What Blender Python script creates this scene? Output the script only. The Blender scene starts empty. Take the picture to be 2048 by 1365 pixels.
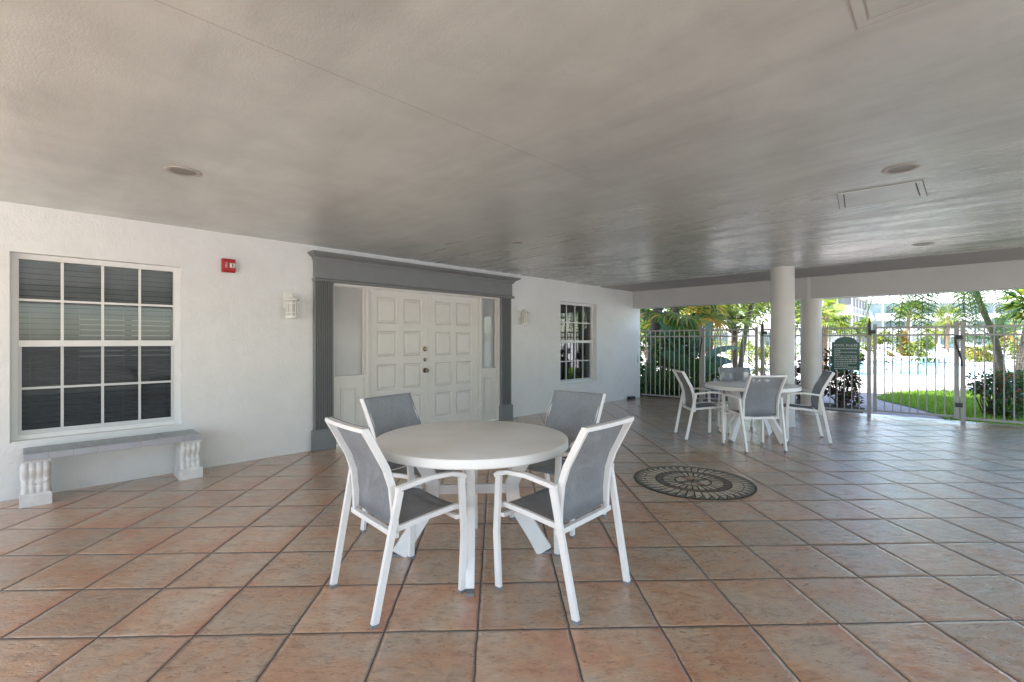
import bpy, math, random
from mathutils import Vector, Matrix
random.seed(7)
PI = math.pi
SC = bpy.context.scene
COL = SC.collection

# ------------------------------------------------------------------ camera
F = 950.0; CX = 1024.0; CY = 682.0; CAMH = 1.30
cam_d = bpy.data.cameras.new('camera'); cam = bpy.data.objects.new('camera', cam_d); COL.objects.link(cam)
cam.location = (0, 0, CAMH); cam.rotation_euler = (PI / 2, 0, 0)
cam_d.sensor_width = 36.0; cam_d.lens = 36.0 * F / 2048.0
cam_d.clip_start = 0.05; cam_d.clip_end = 2000
SC.camera = cam

# ------------------------------------------------------------------ light
SUN_EL = math.radians(58)
SUNDIR_H = Vector((-0.93, -0.37))            # horizontal direction towards the sun
SUNDIR_H.normalize()
to_sun = Vector((SUNDIR_H.x * math.cos(SUN_EL), SUNDIR_H.y * math.cos(SUN_EL), math.sin(SUN_EL)))
world = bpy.data.worlds.new('World'); SC.world = world; world.use_nodes = True
wn = world.node_tree.nodes; wl = world.node_tree.links
bg = wn.get('Background') or wn.new('ShaderNodeBackground')
sky = wn.new('ShaderNodeTexSky'); sky.sky_type = 'NISHITA'; sky.sun_disc = False
sky.sun_elevation = SUN_EL; sky.sun_rotation = math.atan2(SUNDIR_H.x, SUNDIR_H.y)
sky.air_density = 1.0; sky.dust_density = 1.0; sky.ozone_density = 1.0
wl.new(sky.outputs[0], bg.inputs[0]); bg.inputs[1].default_value = 0.15
sun_d = bpy.data.lights.new('sun', 'SUN'); sun_d.energy = 4.2; sun_d.angle = math.radians(0.5); sun_d.color = (1.0, 0.965, 0.91)
sun = bpy.data.objects.new('sun', sun_d); COL.objects.link(sun)
sun.rotation_euler = to_sun.to_track_quat('Z', 'Y').to_euler()
SC.view_settings.view_transform = 'Standard'; SC.view_settings.look = 'None'
SC.view_settings.exposure = 2.02; SC.view_settings.gamma = 1.0
try:
    SC.cycles.max_bounces = 10; SC.cycles.diffuse_bounces = 6; SC.cycles.glossy_bounces = 4
    SC.cycles.transparent_max_bounces = 24; SC.cycles.caustics_reflective = False; SC.cycles.caustics_refractive = False
except Exception: pass

# ------------------------------------------------------------------ frames of reference
W0 = Vector((-4.147, 3.847, 0)); WD = Vector((0.7037, 0.7105, 0)).normalized(); WN = Vector((WD.y, -WD.x, 0))
WROT = math.atan2(WD.y, WD.x)
CEIL = 2.434
def W(s, o, z=0.0): return W0 + WD * s + WN * o + Vector((0, 0, z))
def Sx(px, o=0.0):
    r = (px - CX) / F
    return (r * (W0.y + o * WN.y) - (W0.x + o * WN.x)) / (WD.x - r * WD.y)
def Zw(px, py, o=0.0):
    p = W(Sx(px, o), o); return CAMH - (py - CY) * p.y / F
def G(px, py, z=0.0):
    d = (CAMH - z) * F / (py - CY); return Vector(((px - CX) / F * d, d, z))
def at(px, d, z=0.0): return Vector(((px - CX) / F * d, d, z))
def zat(py, d): return CAMH - (py - CY) * d / F

# ------------------------------------------------------------------ materials
def new_mat(name):
    m = bpy.data.materials.new(name); m.use_nodes = True
    nt = m.node_tree; b = nt.nodes.get('Principled BSDF')
    return m, nt, b
def rgb(c): return (c[0], c[1], c[2], 1.0)
def coords(nt, kind='Object', scale=(1, 1, 1), rot=(0, 0, 0)):
    tc = nt.nodes.new('ShaderNodeTexCoord'); mp = nt.nodes.new('ShaderNodeMapping')
    nt.links.new(tc.outputs[kind], mp.inputs[0]); mp.inputs['Scale'].default_value = scale; mp.inputs['Rotation'].default_value = rot
    return mp.outputs[0]
def noise(nt, vec, scale, detail=4, rough=0.55, dist=0.0):
    n = nt.nodes.new('ShaderNodeTexNoise'); nt.links.new(vec, n.inputs['Vector'])
    n.inputs['Scale'].default_value = scale; n.inputs['Detail'].default_value = detail
    n.inputs['Roughness'].default_value = rough; n.inputs['Distortion'].default_value = dist
    return n.outputs['Fac']
def ramp(nt, fac, stops):
    r = nt.nodes.new('ShaderNodeValToRGB'); nt.links.new(fac, r.inputs[0])
    el = r.color_ramp.elements
    while len(el) > 1: el.remove(el[-1])
    el[0].position = stops[0][0]; el[0].color = rgb(stops[0][1])
    for p, c in stops[1:]:
        e = el.new(p); e.color = rgb(c)
    return r.outputs[0]
def g3(v): return (v, v, v)
def mix(nt, fac, a, b, mode='MIX'):
    n = nt.nodes.new('ShaderNodeMix'); n.data_type = 'RGBA'; n.blend_type = mode
    for sock, val in ((n.inputs[0], fac), (n.inputs[6], a), (n.inputs[7], b)):
        if hasattr(val, 'links'): nt.links.new(val, sock)
        elif isinstance(val, (int, float)): sock.default_value = val
        else: sock.default_value = rgb(val)
    return n.outputs[2]
def math_n(nt, op, a, b=None):
    n = nt.nodes.new('ShaderNodeMath'); n.operation = op
    for i, v in enumerate((a, b)):
        if v is None: continue
        if hasattr(v, 'links'): nt.links.new(v, n.inputs[i])
        else: n.inputs[i].default_value = v
    return n.outputs[0]
def bump(nt, b, h, strength=0.3, dist=0.01):
    n = nt.nodes.new('ShaderNodeBump'); nt.links.new(h, n.inputs['Height'])
    n.inputs['Strength'].default_value = strength; n.inputs['Distance'].default_value = dist
    nt.links.new(n.outputs[0], b.inputs['Normal']); return n
def painted(name, col, rough=0.5, var=0.08, scale=6, bscale=60, bstr=0.1, metal=0.0, spec=0.5):
    m, nt, b = new_mat(name)
    v = coords(nt); n = noise(nt, v, scale, 5)
    lo = tuple(c * (1 - var) for c in col); hi = tuple(min(1, c * (1 + var)) for c in col)
    c = ramp(nt, n, [(0.3, lo), (0.7, hi)]); nt.links.new(c, b.inputs['Base Color'])
    b.inputs['Roughness'].default_value = rough; b.inputs['Metallic'].default_value = metal
    b.inputs['Specular IOR Level'].default_value = spec
    if bstr: bump(nt, b, noise(nt, v, bscale, 3), bstr, 0.004)
    return m

# stucco wall
def mk_wall():
    m, nt, b = new_mat('stucco_white')
    v = coords(nt); n = noise(nt, v, 0.9, 5); n2 = noise(nt, v, 5.0, 4)
    c1 = ramp(nt, n, [(0.3, (0.76, 0.775, 0.765)), (0.7, (0.81, 0.825, 0.81))])
    c2 = ramp(nt, n2, [(0.35, g3(0.965)), (0.6, g3(1.0))])
    nt.links.new(mix(nt, 1.0, c1, c2, 'MULTIPLY'), b.inputs['Base Color'])
    b.inputs['Roughness'].default_value = 0.6
    hh = math_n(nt, 'ADD', noise(nt, v, 55, 4), math_n(nt, 'MULTIPLY', noise(nt, v, 6, 4), 3.0))
    bump(nt, b, hh, 0.5, 0.008)
    return m
def mk_ceiling():
    m, nt, b = new_mat('ceiling_paint')
    v = coords(nt, 'Object', (1, 1, 1), (0, 0, -WROT))
    mp2 = nt.nodes.new('ShaderNodeMapping'); nt.links.new(v, mp2.inputs[0]); mp2.inputs['Scale'].default_value = (1.7, 0.28, 1); st = mp2.outputs[0]
    # streaks run with the roof beam (local y); x is along the wall
    n = noise(nt, v, 0.45, 5, 0.6); s1 = noise(nt, st, 2.6, 7, 0.65, 0.5); s2 = noise(nt, st, 7.0, 6, 0.6, 0.4)
    c1 = ramp(nt, n, [(0.32, (0.575, 0.62, 0.61)), (0.5, (0.64, 0.688, 0.675)), (0.68, (0.70, 0.75, 0.735))])
    c2 = ramp(nt, s1, [(0.30, g3(0.52)), (0.42, g3(0.84)), (0.60, g3(1.0))])
    c3 = ramp(nt, s2, [(0.3, g3(0.80)), (0.5, g3(1.0))])
    # grime grows towards the pool end and away from the wall
    sep = nt.nodes.new('ShaderNodeSeparateXYZ'); nt.links.new(v, sep.inputs[0])
    mr = nt.nodes.new('ShaderNodeMapRange'); nt.links.new(sep.outputs[0], mr.inputs[0])
    mr.inputs[1].default_value = 1.8; mr.inputs[2].default_value = 5.2; mr.inputs[3].default_value = 0.0; mr.inputs[4].default_value = 0.9
    c4 = ramp(nt, noise(nt, st, 1.3, 4, 0.55, 1.2), [(0.34, g3(0.86)), (0.6, g3(1.03))]); c5 = ramp(nt, noise(nt, v, 2.4, 6, 0.62, 0.4), [(0.36, g3(0.90)), (0.62, g3(1.02))]); c1 = mix(nt, 1.0, c1, c5, 'MULTIPLY'); c1 = mix(nt, 0.8, c1, mix(nt, 1.0, c1, c4, 'MULTIPLY'))
    base = mix(nt, 0.06, c1, mix(nt, 1.0, c1, c3, 'MULTIPLY'))
    gr = mix(nt, 1.0, mix(nt, 1.0, c1, c2, 'MULTIPLY'), c3, 'MULTIPLY')
    col = mix(nt, mr.outputs[0], base, gr)
    # thin plasterboard seams
    def seam(axis, pos, wdt, col_in, dark):
        d = math_n(nt, 'ABSOLUTE', math_n(nt, 'SUBTRACT', math_n(nt, 'ADD', sep.outputs[axis], math_n(nt, 'MULTIPLY', math_n(nt, 'SUBTRACT', noise(nt, v, 2.0, 2), 0.5), 0.012)), pos))
        k = math_n(nt, 'LESS_THAN', d, wdt)
        return mix(nt, math_n(nt, 'MULTIPLY', k, dark), col_in, (0.25, 0.235, 0.21))
    c_s = Vector((-1.187, 1.58, 0)); sy = WN.dot(c_s)      # long seam, parallel to the wall
    col = seam(1, -sy, 0.0035, col, 0.40)
    for p in (Vector((0.06, 5.44, 0)), Vector((2.5, 3.22, 0))):
        col = seam(0, WD.dot(p), 0.0035, col, 0.30)
    nt.links.new(col, b.inputs['Base Color'])
    rr = ramp(nt, s1, [(0.3, g3(0.36)), (0.7, g3(0.17))]); nt.links.new(mix(nt, mr.outputs[0], g3(0.33), rr), b.inputs['Roughness'])
    b.inputs['Specular IOR Level'].default_value = 0.9
    hh = math_n(nt, 'ADD', noise(nt, v, 110, 3), math_n(nt, 'ADD', math_n(nt, 'MULTIPLY', math_n(nt, 'MULTIPLY', noise(nt, st, 2.6, 2), 6.0), mr.outputs[0]), math_n(nt, 'MULTIPLY', noise(nt, v, 1.1, 3), 6.0)))
    bump(nt, b, hh, 0.35, 0.004)
    return m
TILE = 0.4154; TH = 0.0305
def mk_tiles():
    m, nt, b = new_mat('terracotta_tiles')
    tc = nt.nodes.new('ShaderNodeTexCoord')
    mp = nt.nodes.new('ShaderNodeMapping'); mp.vector_type = 'POINT'
    nt.links.new(tc.outputs['Object'], mp.inputs[0])
    mp.inputs['Rotation'].default_value = (0, 0, -TH); mp.inputs['Scale'].default_value = (1 / TILE, 1 / TILE, 1)
    mp.inputs['Location'].default_value = (0.2161, -5.1494 + 8, 0)
    # wobble of the hand-laid joints
    nz = nt.nodes.new('ShaderNodeTexNoise'); nt.links.new(mp.outputs[0], nz.inputs['Vector']); nz.inputs['Scale'].default_value = 3.2; nz.inputs['Detail'].default_value = 4; nz.inputs['Roughness'].default_value = 0.6
    vm = nt.nodes.new('ShaderNodeVectorMath'); vm.operation = 'SUBTRACT'; nt.links.new(nz.outputs['Color'], vm.inputs[0]); vm.inputs[1].default_value = (0.5, 0.5, 0.5)
    vs = nt.nodes.new('ShaderNodeVectorMath'); vs.operation = 'SCALE'; nt.links.new(vm.outputs[0], vs.inputs[0]); vs.inputs['Scale'].default_value = 0.035
    va = nt.nodes.new('ShaderNodeVectorMath'); va.operation = 'ADD'; nt.links.new(mp.outputs[0], va.inputs[0]); nt.links.new(vs.outputs[0], va.inputs[1])
    sp = nt.nodes.new('ShaderNodeSeparateXYZ'); nt.links.new(va.outputs[0], sp.inputs[0])
    fr = [math_n(nt, 'FRACT', sp.outputs[i]) for i in (0, 1)]
    ed = [math_n(nt, 'SUBTRACT', 0.5, math_n(nt, 'ABSOLUTE', math_n(nt, 'SUBTRACT', f, 0.5))) for f in fr]
    e = math_n(nt, 'MINIMUM', ed[0], ed[1])           # distance to the nearest joint, in tiles
    grout = ramp(nt, e, [(0.0080, g3(1)), (0.0118, g3(0))])
    edge = ramp(nt, e, [(0.008, g3(0)), (0.022, g3(0.75)), (0.045, g3(1))])
    fl = [math_n(nt, 'FLOOR', sp.outputs[i]) for i in (0, 1)]
    cb = nt.nodes.new('ShaderNodeCombineXYZ'); nt.links.new(fl[0], cb.inputs[0]); nt.links.new(fl[1], cb.inputs[1])
    wn_ = nt.nodes.new('ShaderNodeTexWhiteNoise'); nt.links.new(cb.outputs[0], wn_.inputs[0])
    # every tile takes another piece of the pattern
    off = nt.nodes.new('ShaderNodeVectorMath'); off.operation = 'SCALE'; nt.links.new(wn_.outputs['Color'], off.inputs[0]); off.inputs['Scale'].default_value = 37.0
    pv = nt.nodes.new('ShaderNodeVectorMath'); pv.operation = 'ADD'; nt.links.new(mp.outputs[0], pv.inputs[0]); nt.links.new(off.outputs[0], pv.inputs[1])
    P = pv.outputs[0]
    sm = nt.nodes.new('ShaderNodeMapping'); nt.links.new(P, sm.inputs[0]); sm.inputs['Scale'].default_value = (1.0, 1.9, 1)
    n1 = noise(nt, P, 1.3, 6, 0.6, 0.3); n2 = noise(nt, sm.outputs[0], 5.0, 6, 0.7, 0.6); n3 = noise(nt, sm.outputs[0], 16.0, 4, 0.6)
    c1 = ramp(nt, n1, [(0.30, (0.52, 0.26, 0.15)), (0.44, (0.54, 0.33, 0.205)), (0.58, (0.52, 0.39, 0.28)), (0.76, (0.47, 0.39, 0.30))])
    c2 = ramp(nt, n2, [(0.30, (0.68, 0.58, 0.52)), (0.46, g3(0.97)), (0.72, (1.20, 1.16, 1.10))])
    c3 = ramp(nt, n3, [(0.28, (0.58, 0.48, 0.42)), (0.42, g3(1.0))])
    col = mix(nt, 1.0, mix(nt, 1.0, c1, c2, 'MULTIPLY'), c3, 'MULTIPLY')
    # reddish flash along one side of many tiles
    side = ramp(nt, math_n(nt, 'ADD', fr[0], math_n(nt, 'MULTIPLY', math_n(nt, 'SUBTRACT', noise(nt, P, 4, 4), 0.5), 0.55)), [(0.70, g3(0)), (0.98, g3(1))])
    sel = ramp(nt, wn_.outputs['Value'], [(0.25, g3(0)), (0.9, g3(0.75))])
    col = mix(nt, math_n(nt, 'MULTIPLY', side, sel), col, (0.50, 0.21, 0.12))
    tint = ramp(nt, wn_.outputs['Value'], [(0.0, (0.84, 0.83, 0.82)), (0.35, g3(0.95)), (0.7, (1.03, 1.0, 0.97)), (1.0, (1.10, 1.10, 1.10))])
    col = mix(nt, 1.0, col, tint, 'MULTIPLY')
    col = mix(nt, grout, col, mix(nt, noise(nt, mp.outputs[0], 1.7, 3), (0.04, 0.028, 0.023), (0.11, 0.078, 0.062)))
    nt.links.new(col, b.inputs['Base Color'])
    rg = ramp(nt, n2, [(0.3, g3(0.28)), (0.7, g3(0.16))])
    nt.links.new(mix(nt, grout, rg, g3(0.85)), b.inputs['Roughness'])
    b.inputs['Specular IOR Level'].default_value = 0.95
    nt.links.new(mix(nt, grout, g3(0.6), g3(0.0)), b.inputs['Coat Weight']); b.inputs['Coat Roughness'].default_value = 0.12
    # cleft surface: shallow chips and undulation
    vor = nt.nodes.new('ShaderNodeTexVoronoi'); nt.links.new(sm.outputs[0], vor.inputs['Vector']); vor.inputs['Scale'].default_value = 4.5; vor.inputs['Randomness'].default_value = 1.0
    chips = ramp(nt, math_n(nt, 'ADD', vor.outputs['Distance'], math_n(nt, 'MULTIPLY', n3, 0.35)), [(0.24, g3(0.0)), (0.36, g3(1.0))])
    hh = math_n(nt, 'ADD', math_n(nt, 'MULTIPLY', edge, 2.0), math_n(nt, 'ADD', math_n(nt, 'MULTIPLY', n2, 1.1), math_n(nt, 'ADD', math_n(nt, 'MULTIPLY', n3, 0.25), math_n(nt, 'MULTIPLY', chips, 0.45))))
    bn = bump(nt, b, hh, 1.0, 0.0046)
    nt.links.new(bn.outputs[0], b.inputs['Coat Normal'])
    return m
def mk_fabric():
    m, nt, b = new_mat('grey_sling')
    v = coords(nt, 'Object', (1, 1, 1)); v2 = coords(nt, 'Object', (14, 150, 14))
    n = noise(nt, v2, 3.0, 4, 0.7); n2 = noise(nt, v, 7.0, 3)
    c = ramp(nt, n, [(0.3, (0.205, 0.225, 0.25)), (0.7, (0.40, 0.425, 0.455))])
    c = mix(nt, 1.0, c, ramp(nt, n2, [(0.3, g3(0.9)), (0.7, g3(1.06))]), 'MULTIPLY')
    nt.links.new(c, b.inputs['Base Color']); b.inputs['Roughness'].default_value = 0.75
    bump(nt, b, n, 0.25, 0.001)
    tr = nt.nodes.new('ShaderNodeBsdfTransparent'); ms = nt.nodes.new('ShaderNodeMixShader'); ms.inputs[0].default_value = 0.30
    out = nt.nodes['Material Output']
    nt.links.new(b.outputs[0], ms.inputs[1]); nt.links.new(tr.outputs[0], ms.inputs[2]); nt.links.new(ms.outputs[0], out.inputs[0])
    return m
def mk_glass(name, tint=(0.8, 0.85, 0.85), ior=1.6):
    m, nt, b = new_mat(name); nt.nodes.remove(b)
    fr = nt.nodes.new('ShaderNodeFresnel'); fr.inputs[0].default_value = ior
    tr = nt.nodes.new('ShaderNodeBsdfTransparent'); tr.inputs[0].default_value = rgb(tint)
    gl = nt.nodes.new('ShaderNodeBsdfGlossy'); gl.inputs['Roughness'].default_value = 0.01; gl.inputs[0].default_value = (0.95, 0.97, 0.97, 1)
    v = coords(nt); bp = nt.nodes.new('ShaderNodeBump'); nt.links.new(noise(nt, v, 3.0, 2), bp.inputs['Height']); bp.inputs['Strength'].default_value = 0.02; bp.inputs['Distance'].default_value = 0.01
    nt.links.new(bp.outputs[0], gl.inputs['Normal'])
    ms = nt.nodes.new('ShaderNodeMixShader'); nt.links.new(fr.outputs[0], ms.inputs[0]); nt.links.new(tr.outputs[0], ms.inputs[1]); nt.links.new(gl.outputs[0], ms.inputs[2])
    nt.links.new(ms.outputs[0], nt.nodes['Material Output'].inputs[0])
    return m
def mk_leaf(name, a, b_, trans=0.45, rough=0.45, scale=1.3):
    m, nt, b = new_mat(name)
    v = coords(nt); n = noise(nt, v, scale, 4, 0.7)
    c = ramp(nt, n, [(0.3, a), (0.7, b_)]); nt.links.new(c, b.inputs['Base Color']); b.inputs['Roughness'].default_value = rough
    tl = nt.nodes.new('ShaderNodeBsdfTranslucent'); nt.links.new(mix(nt, 1.0, c, (1.25, 1.25, 0.7), 'MULTIPLY'), tl.inputs[0])
    ms = nt.nodes.new('ShaderNodeMixShader'); ms.inputs[0].default_value = trans
    nt.links.new(b.outputs[0], ms.inputs[1]); nt.links.new(tl.outputs[0], ms.inputs[2]); nt.links.new(ms.outputs[0], nt.nodes['Material Output'].inputs[0])
    return m
def mk_trunk(name, a, b_, ring=9):
    m, nt, b = new_mat(name)
    v = coords(nt); wv = nt.nodes.new('ShaderNodeTexWave'); wv.bands_direction = 'Z'; nt.links.new(v, wv.inputs[0])
    wv.inputs['Scale'].default_value = ring; wv.inputs['Distortion'].default_value = 3; wv.inputs['Detail'].default_value = 3
    n = noise(nt, v, 9, 5)
    c = mix(nt, 0.5, ramp(nt, n, [(0.3, a), (0.7, b_)]), ramp(nt, wv.outputs['Fac'], [(0.2, a), (0.8, b_)]))
    nt.links.new(c, b.inputs['Base Color']); b.inputs['Roughness'].default_value = 0.9
    bump(nt, b, wv.outputs['Fac'], 0.6, 0.02); return m
def mk_water():
    m, nt, b = new_mat('pool_water')
    v = coords(nt); n = noise(nt, v, 1.5, 4)
    nt.links.new(ramp(nt, n, [(0.3, (0.28, 0.58, 0.66)), (0.7, (0.38, 0.68, 0.75))]), b.inputs['Base Color'])
    b.inputs['Roughness'].default_value = 0.06
    bump(nt, b, noise(nt, v, 2.5, 3), 0.25, 0.03); return m
def mk_pavers(name, a, b_, mortar, size=0.2):
    m, nt, b = new_mat(name)
    v = coords(nt, 'Object', (1 / size, 1 / size, 1), (0, 0, 0.5))
    br = nt.nodes.new('ShaderNodeTexBrick'); nt.links.new(v, br.inputs[0])
    br.inputs['Color1'].default_value = rgb(a); br.inputs['Color2'].default_value = rgb(b_); br.inputs['Mortar'].default_value = rgb(mortar)
    br.inputs['Scale'].default_value = 1.0; br.inputs['Mortar Size'].default_value = 0.04; br.inputs['Brick Width'].default_value = 1.0; br.inputs['Row Height'].default_value = 0.5
    n = noise(nt, v, 1.2, 5)
    nt.links.new(mix(nt, 1.0, br.outputs[0], ramp(nt, n, [(0.3, g3(0.82)), (0.7, g3(1.08))]), 'MULTIPLY'), b.inputs['Base Color'])
    b.inputs['Roughness'].default_value = 0.85; bump(nt, b, br.outputs['Fac'], 0.5, -0.01); return m
def mk_screen(name, col, alpha):
    m, nt, b = new_mat(name); v = coords(nt)
    nt.links.new(ramp(nt, noise(nt, v, 2.0, 4), [(0.3, tuple(c * 0.85 for c in col)), (0.7, col)]), b.inputs['Base Color']); b.inputs['Roughness'].default_value = 0.7
    tr = nt.nodes.new('ShaderNodeBsdfTransparent'); ms = nt.nodes.new('ShaderNodeMixShader'); ms.inputs[0].default_value = alpha
    nt.links.new(b.outputs[0], ms.inputs[1]); nt.links.new(tr.outputs[0], ms.inputs[2]); nt.links.new(ms.outputs[0], nt.nodes['Material Output'].inputs[0])
    return m

M = {}
M['wall'] = mk_wall(); M['ceiling'] = mk_ceiling(); M['tiles'] = mk_tiles()
M['column'] = painted('column_paint', (0.62, 0.615, 0.585), 0.45, 0.05, 3, 80, 0.15)
M['beam'] = painted('beam_paint', (0.52, 0.52, 0.505), 0.55, 0.05, 2, 60, 0.2)
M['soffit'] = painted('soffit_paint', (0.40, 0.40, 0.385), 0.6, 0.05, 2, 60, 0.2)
M['door'] = painted('door_paint', (0.72, 0.71, 0.665), 0.4, 0.03, 8, 90, 0.05)
M['trim'] = painted('grey_trim_paint', (0.20, 0.212, 0.212), 0.45, 0.05, 6, 80, 0.05)
M['frame'] = painted('window_frame_white', (0.78, 0.79, 0.77), 0.4, 0.03)
M['alu'] = painted('white_powder_coat', (0.87, 0.87, 0.86), 0.32, 0.03, 10, 200, 0.03)
M['table'] = painted('white_table_resin', (0.88, 0.885, 0.87), 0.38, 0.05, 4, 140, 0.12)
M['cap'] = painted('grey_foot_plastic', (0.22, 0.23, 0.24), 0.6)
M['fabric'] = mk_fabric()
M['fence'] = painted('fence_powder_coat', (0.36, 0.35, 0.335), 0.4, 0.05)
M['black'] = painted('black_plastic', (0.02, 0.02, 0.022), 0.45, 0.1)
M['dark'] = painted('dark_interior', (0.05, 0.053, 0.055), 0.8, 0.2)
M['blind'] = painted('blind_slat', (0.42, 0.43, 0.43), 0.5, 0.05)
M['glass'] = mk_glass('window_glass'); M['glass2'] = mk_glass('dark_window_glass', (0.35, 0.40, 0.42), 2.1)
M['glass3'] = mk_glass('sidelight_glass', (0.93, 0.94, 0.94), 1.6)
M['screen'] = mk_screen('insect_screen', (0.012, 0.016, 0.02), 0.42)
M['frost'] = painted('sidelight_shade', (0.42, 0.42, 0.405), 0.18, 0.06, 3, 30, 0.03)
M['brass'] = painted('aged_brass', (0.22, 0.17, 0.11), 0.25, 0.1, metal=1.0)
M['red'] = painted('fire_red', (0.38, 0.008, 0.012), 0.3, 0.06)
M['clear'] = painted('strobe_lens', (0.75, 0.78, 0.74), 0.1, 0.1)
M['lamp'] = painted('sconce_white', (0.80, 0.80, 0.75), 0.4, 0.03)
M['lens'] = painted('sconce_glass', (0.55, 0.55, 0.51), 0.2, 0.05)
M['can'] = painted('downlight_recess_shade', (0.22, 0.215, 0.19), 0.4, 0.08)  # shade of the lamp recess put into the colour
M['can_trim'] = painted('downlight_trim', (0.46, 0.45, 0.41), 0.5, 0.05)
M['stone'] = painted('cast_concrete', (0.74, 0.745, 0.73), 0.75, 0.10, 14, 60, 0.5)
M['benchtop'] = painted('grey_glazed_tile', (0.26, 0.285, 0.315), 0.3, 0.35, 22, 40, 0.1)
M['benchedge'] = painted('pale_bullnose_tile', (0.40, 0.42, 0.46), 0.3, 0.08)
M['benchgrout'] = painted('pale_grout', (0.55, 0.56, 0.57), 0.8)
M['ground'] = painted('pale_concrete', (0.60, 0.58, 0.54), 0.9, 0.10, 0.6, 20, 0.2)
M['deck'] = painted('pool_deck_concrete', (0.66, 0.63, 0.59), 0.85, 0.05, 0.8, 30, 0.2)
M['path'] = mk_pavers('path_pavers', (0.46, 0.40, 0.41), (0.55, 0.48, 0.49), (0.30, 0.26, 0.27))
M['soil'] = painted('mulch', (0.055, 0.038, 0.028), 0.95, 0.4, 12, 30, 0.8)
M['water'] = mk_water()
M['coping'] = painted('pool_coping', (0.55, 0.68, 0.72), 0.6)
M['grass'] = mk_leaf('grass_blades', (0.17, 0.30, 0.035), (0.34, 0.50, 0.08), 0.35, 0.5, 3)
M['turf'] = painted('turf', (0.07, 0.19, 0.02), 0.9, 0.3, 6, 40, 0.5)
M['house'] = painted('pale_blue_render', (0.36, 0.47, 0.50), 0.8, 0.03, 0.5)
M['house_white'] = painted('white_render', (0.62, 0.62, 0.61), 0.8, 0.03, 0.5)
M['far_glass'] = painted('far_window_glass', (0.12, 0.17, 0.19), 0.15, 0.2, 2)
M['far_screen'] = painted('porch_screen', (0.13, 0.14, 0.145), 0.8, 0.12, 0.6)
M['far_shade'] = painted('porch_shutter', (0.26, 0.26, 0.26), 0.7, 0.06, 0.6)
M['pvc'] = painted('white_vinyl', (0.84, 0.84, 0.83), 0.4, 0.02)
M['leaf_a'] = mk_leaf('leaf_deep_green', (0.02, 0.075, 0.016), (0.045, 0.14, 0.03), 0.3)
M['leaf_b'] = mk_leaf('leaf_mid_green', (0.06, 0.115, 0.02), (0.13, 0.195, 0.035), 0.45)
M['leaf_c'] = mk_leaf('leaf_yellow_green', (0.18, 0.21, 0.04), (0.35, 0.37, 0.09), 0.5)
M['leaf_blue'] = mk_leaf('leaf_blue_green', (0.03, 0.095, 0.06), (0.10, 0.20, 0.13), 0.35, 0.3, 9)
M['leaf_gold'] = mk_leaf('leaf_dry_gold', (0.42, 0.24, 0.04), (0.52, 0.36, 0.10), 0.5)
M['leaf_red'] = mk_leaf('leaf_maroon', (0.035, 0.010, 0.012), (0.11, 0.03, 0.03), 0.25, 0.3)
M['leaf_orange'] = mk_leaf('leaf_orange', (0.25, 0.07, 0.03), (0.32, 0.13, 0.05), 0.4)
M['trunk'] = mk_trunk('palm_trunk', (0.08, 0.07, 0.06), (0.18, 0.16, 0.14))
M['trunk_b'] = mk_trunk('fibrous_trunk', (0.09, 0.06, 0.04), (0.22, 0.16, 0.11), 5)
M['sign'] = painted('sign_green', (0.006, 0.075, 0.06), 0.2, 0.1, spec=0.25)
M['sign_text'] = painted('sign_lettering', (0.62, 0.68, 0.64), 0.5)
M['sign_edge'] = painted('sign_edge', (0.30, 0.34, 0.32), 0.5)
M['roof'] = painted('roof_white', (0.82, 0.81, 0.79), 0.8, 0.04, 0.6)

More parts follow.
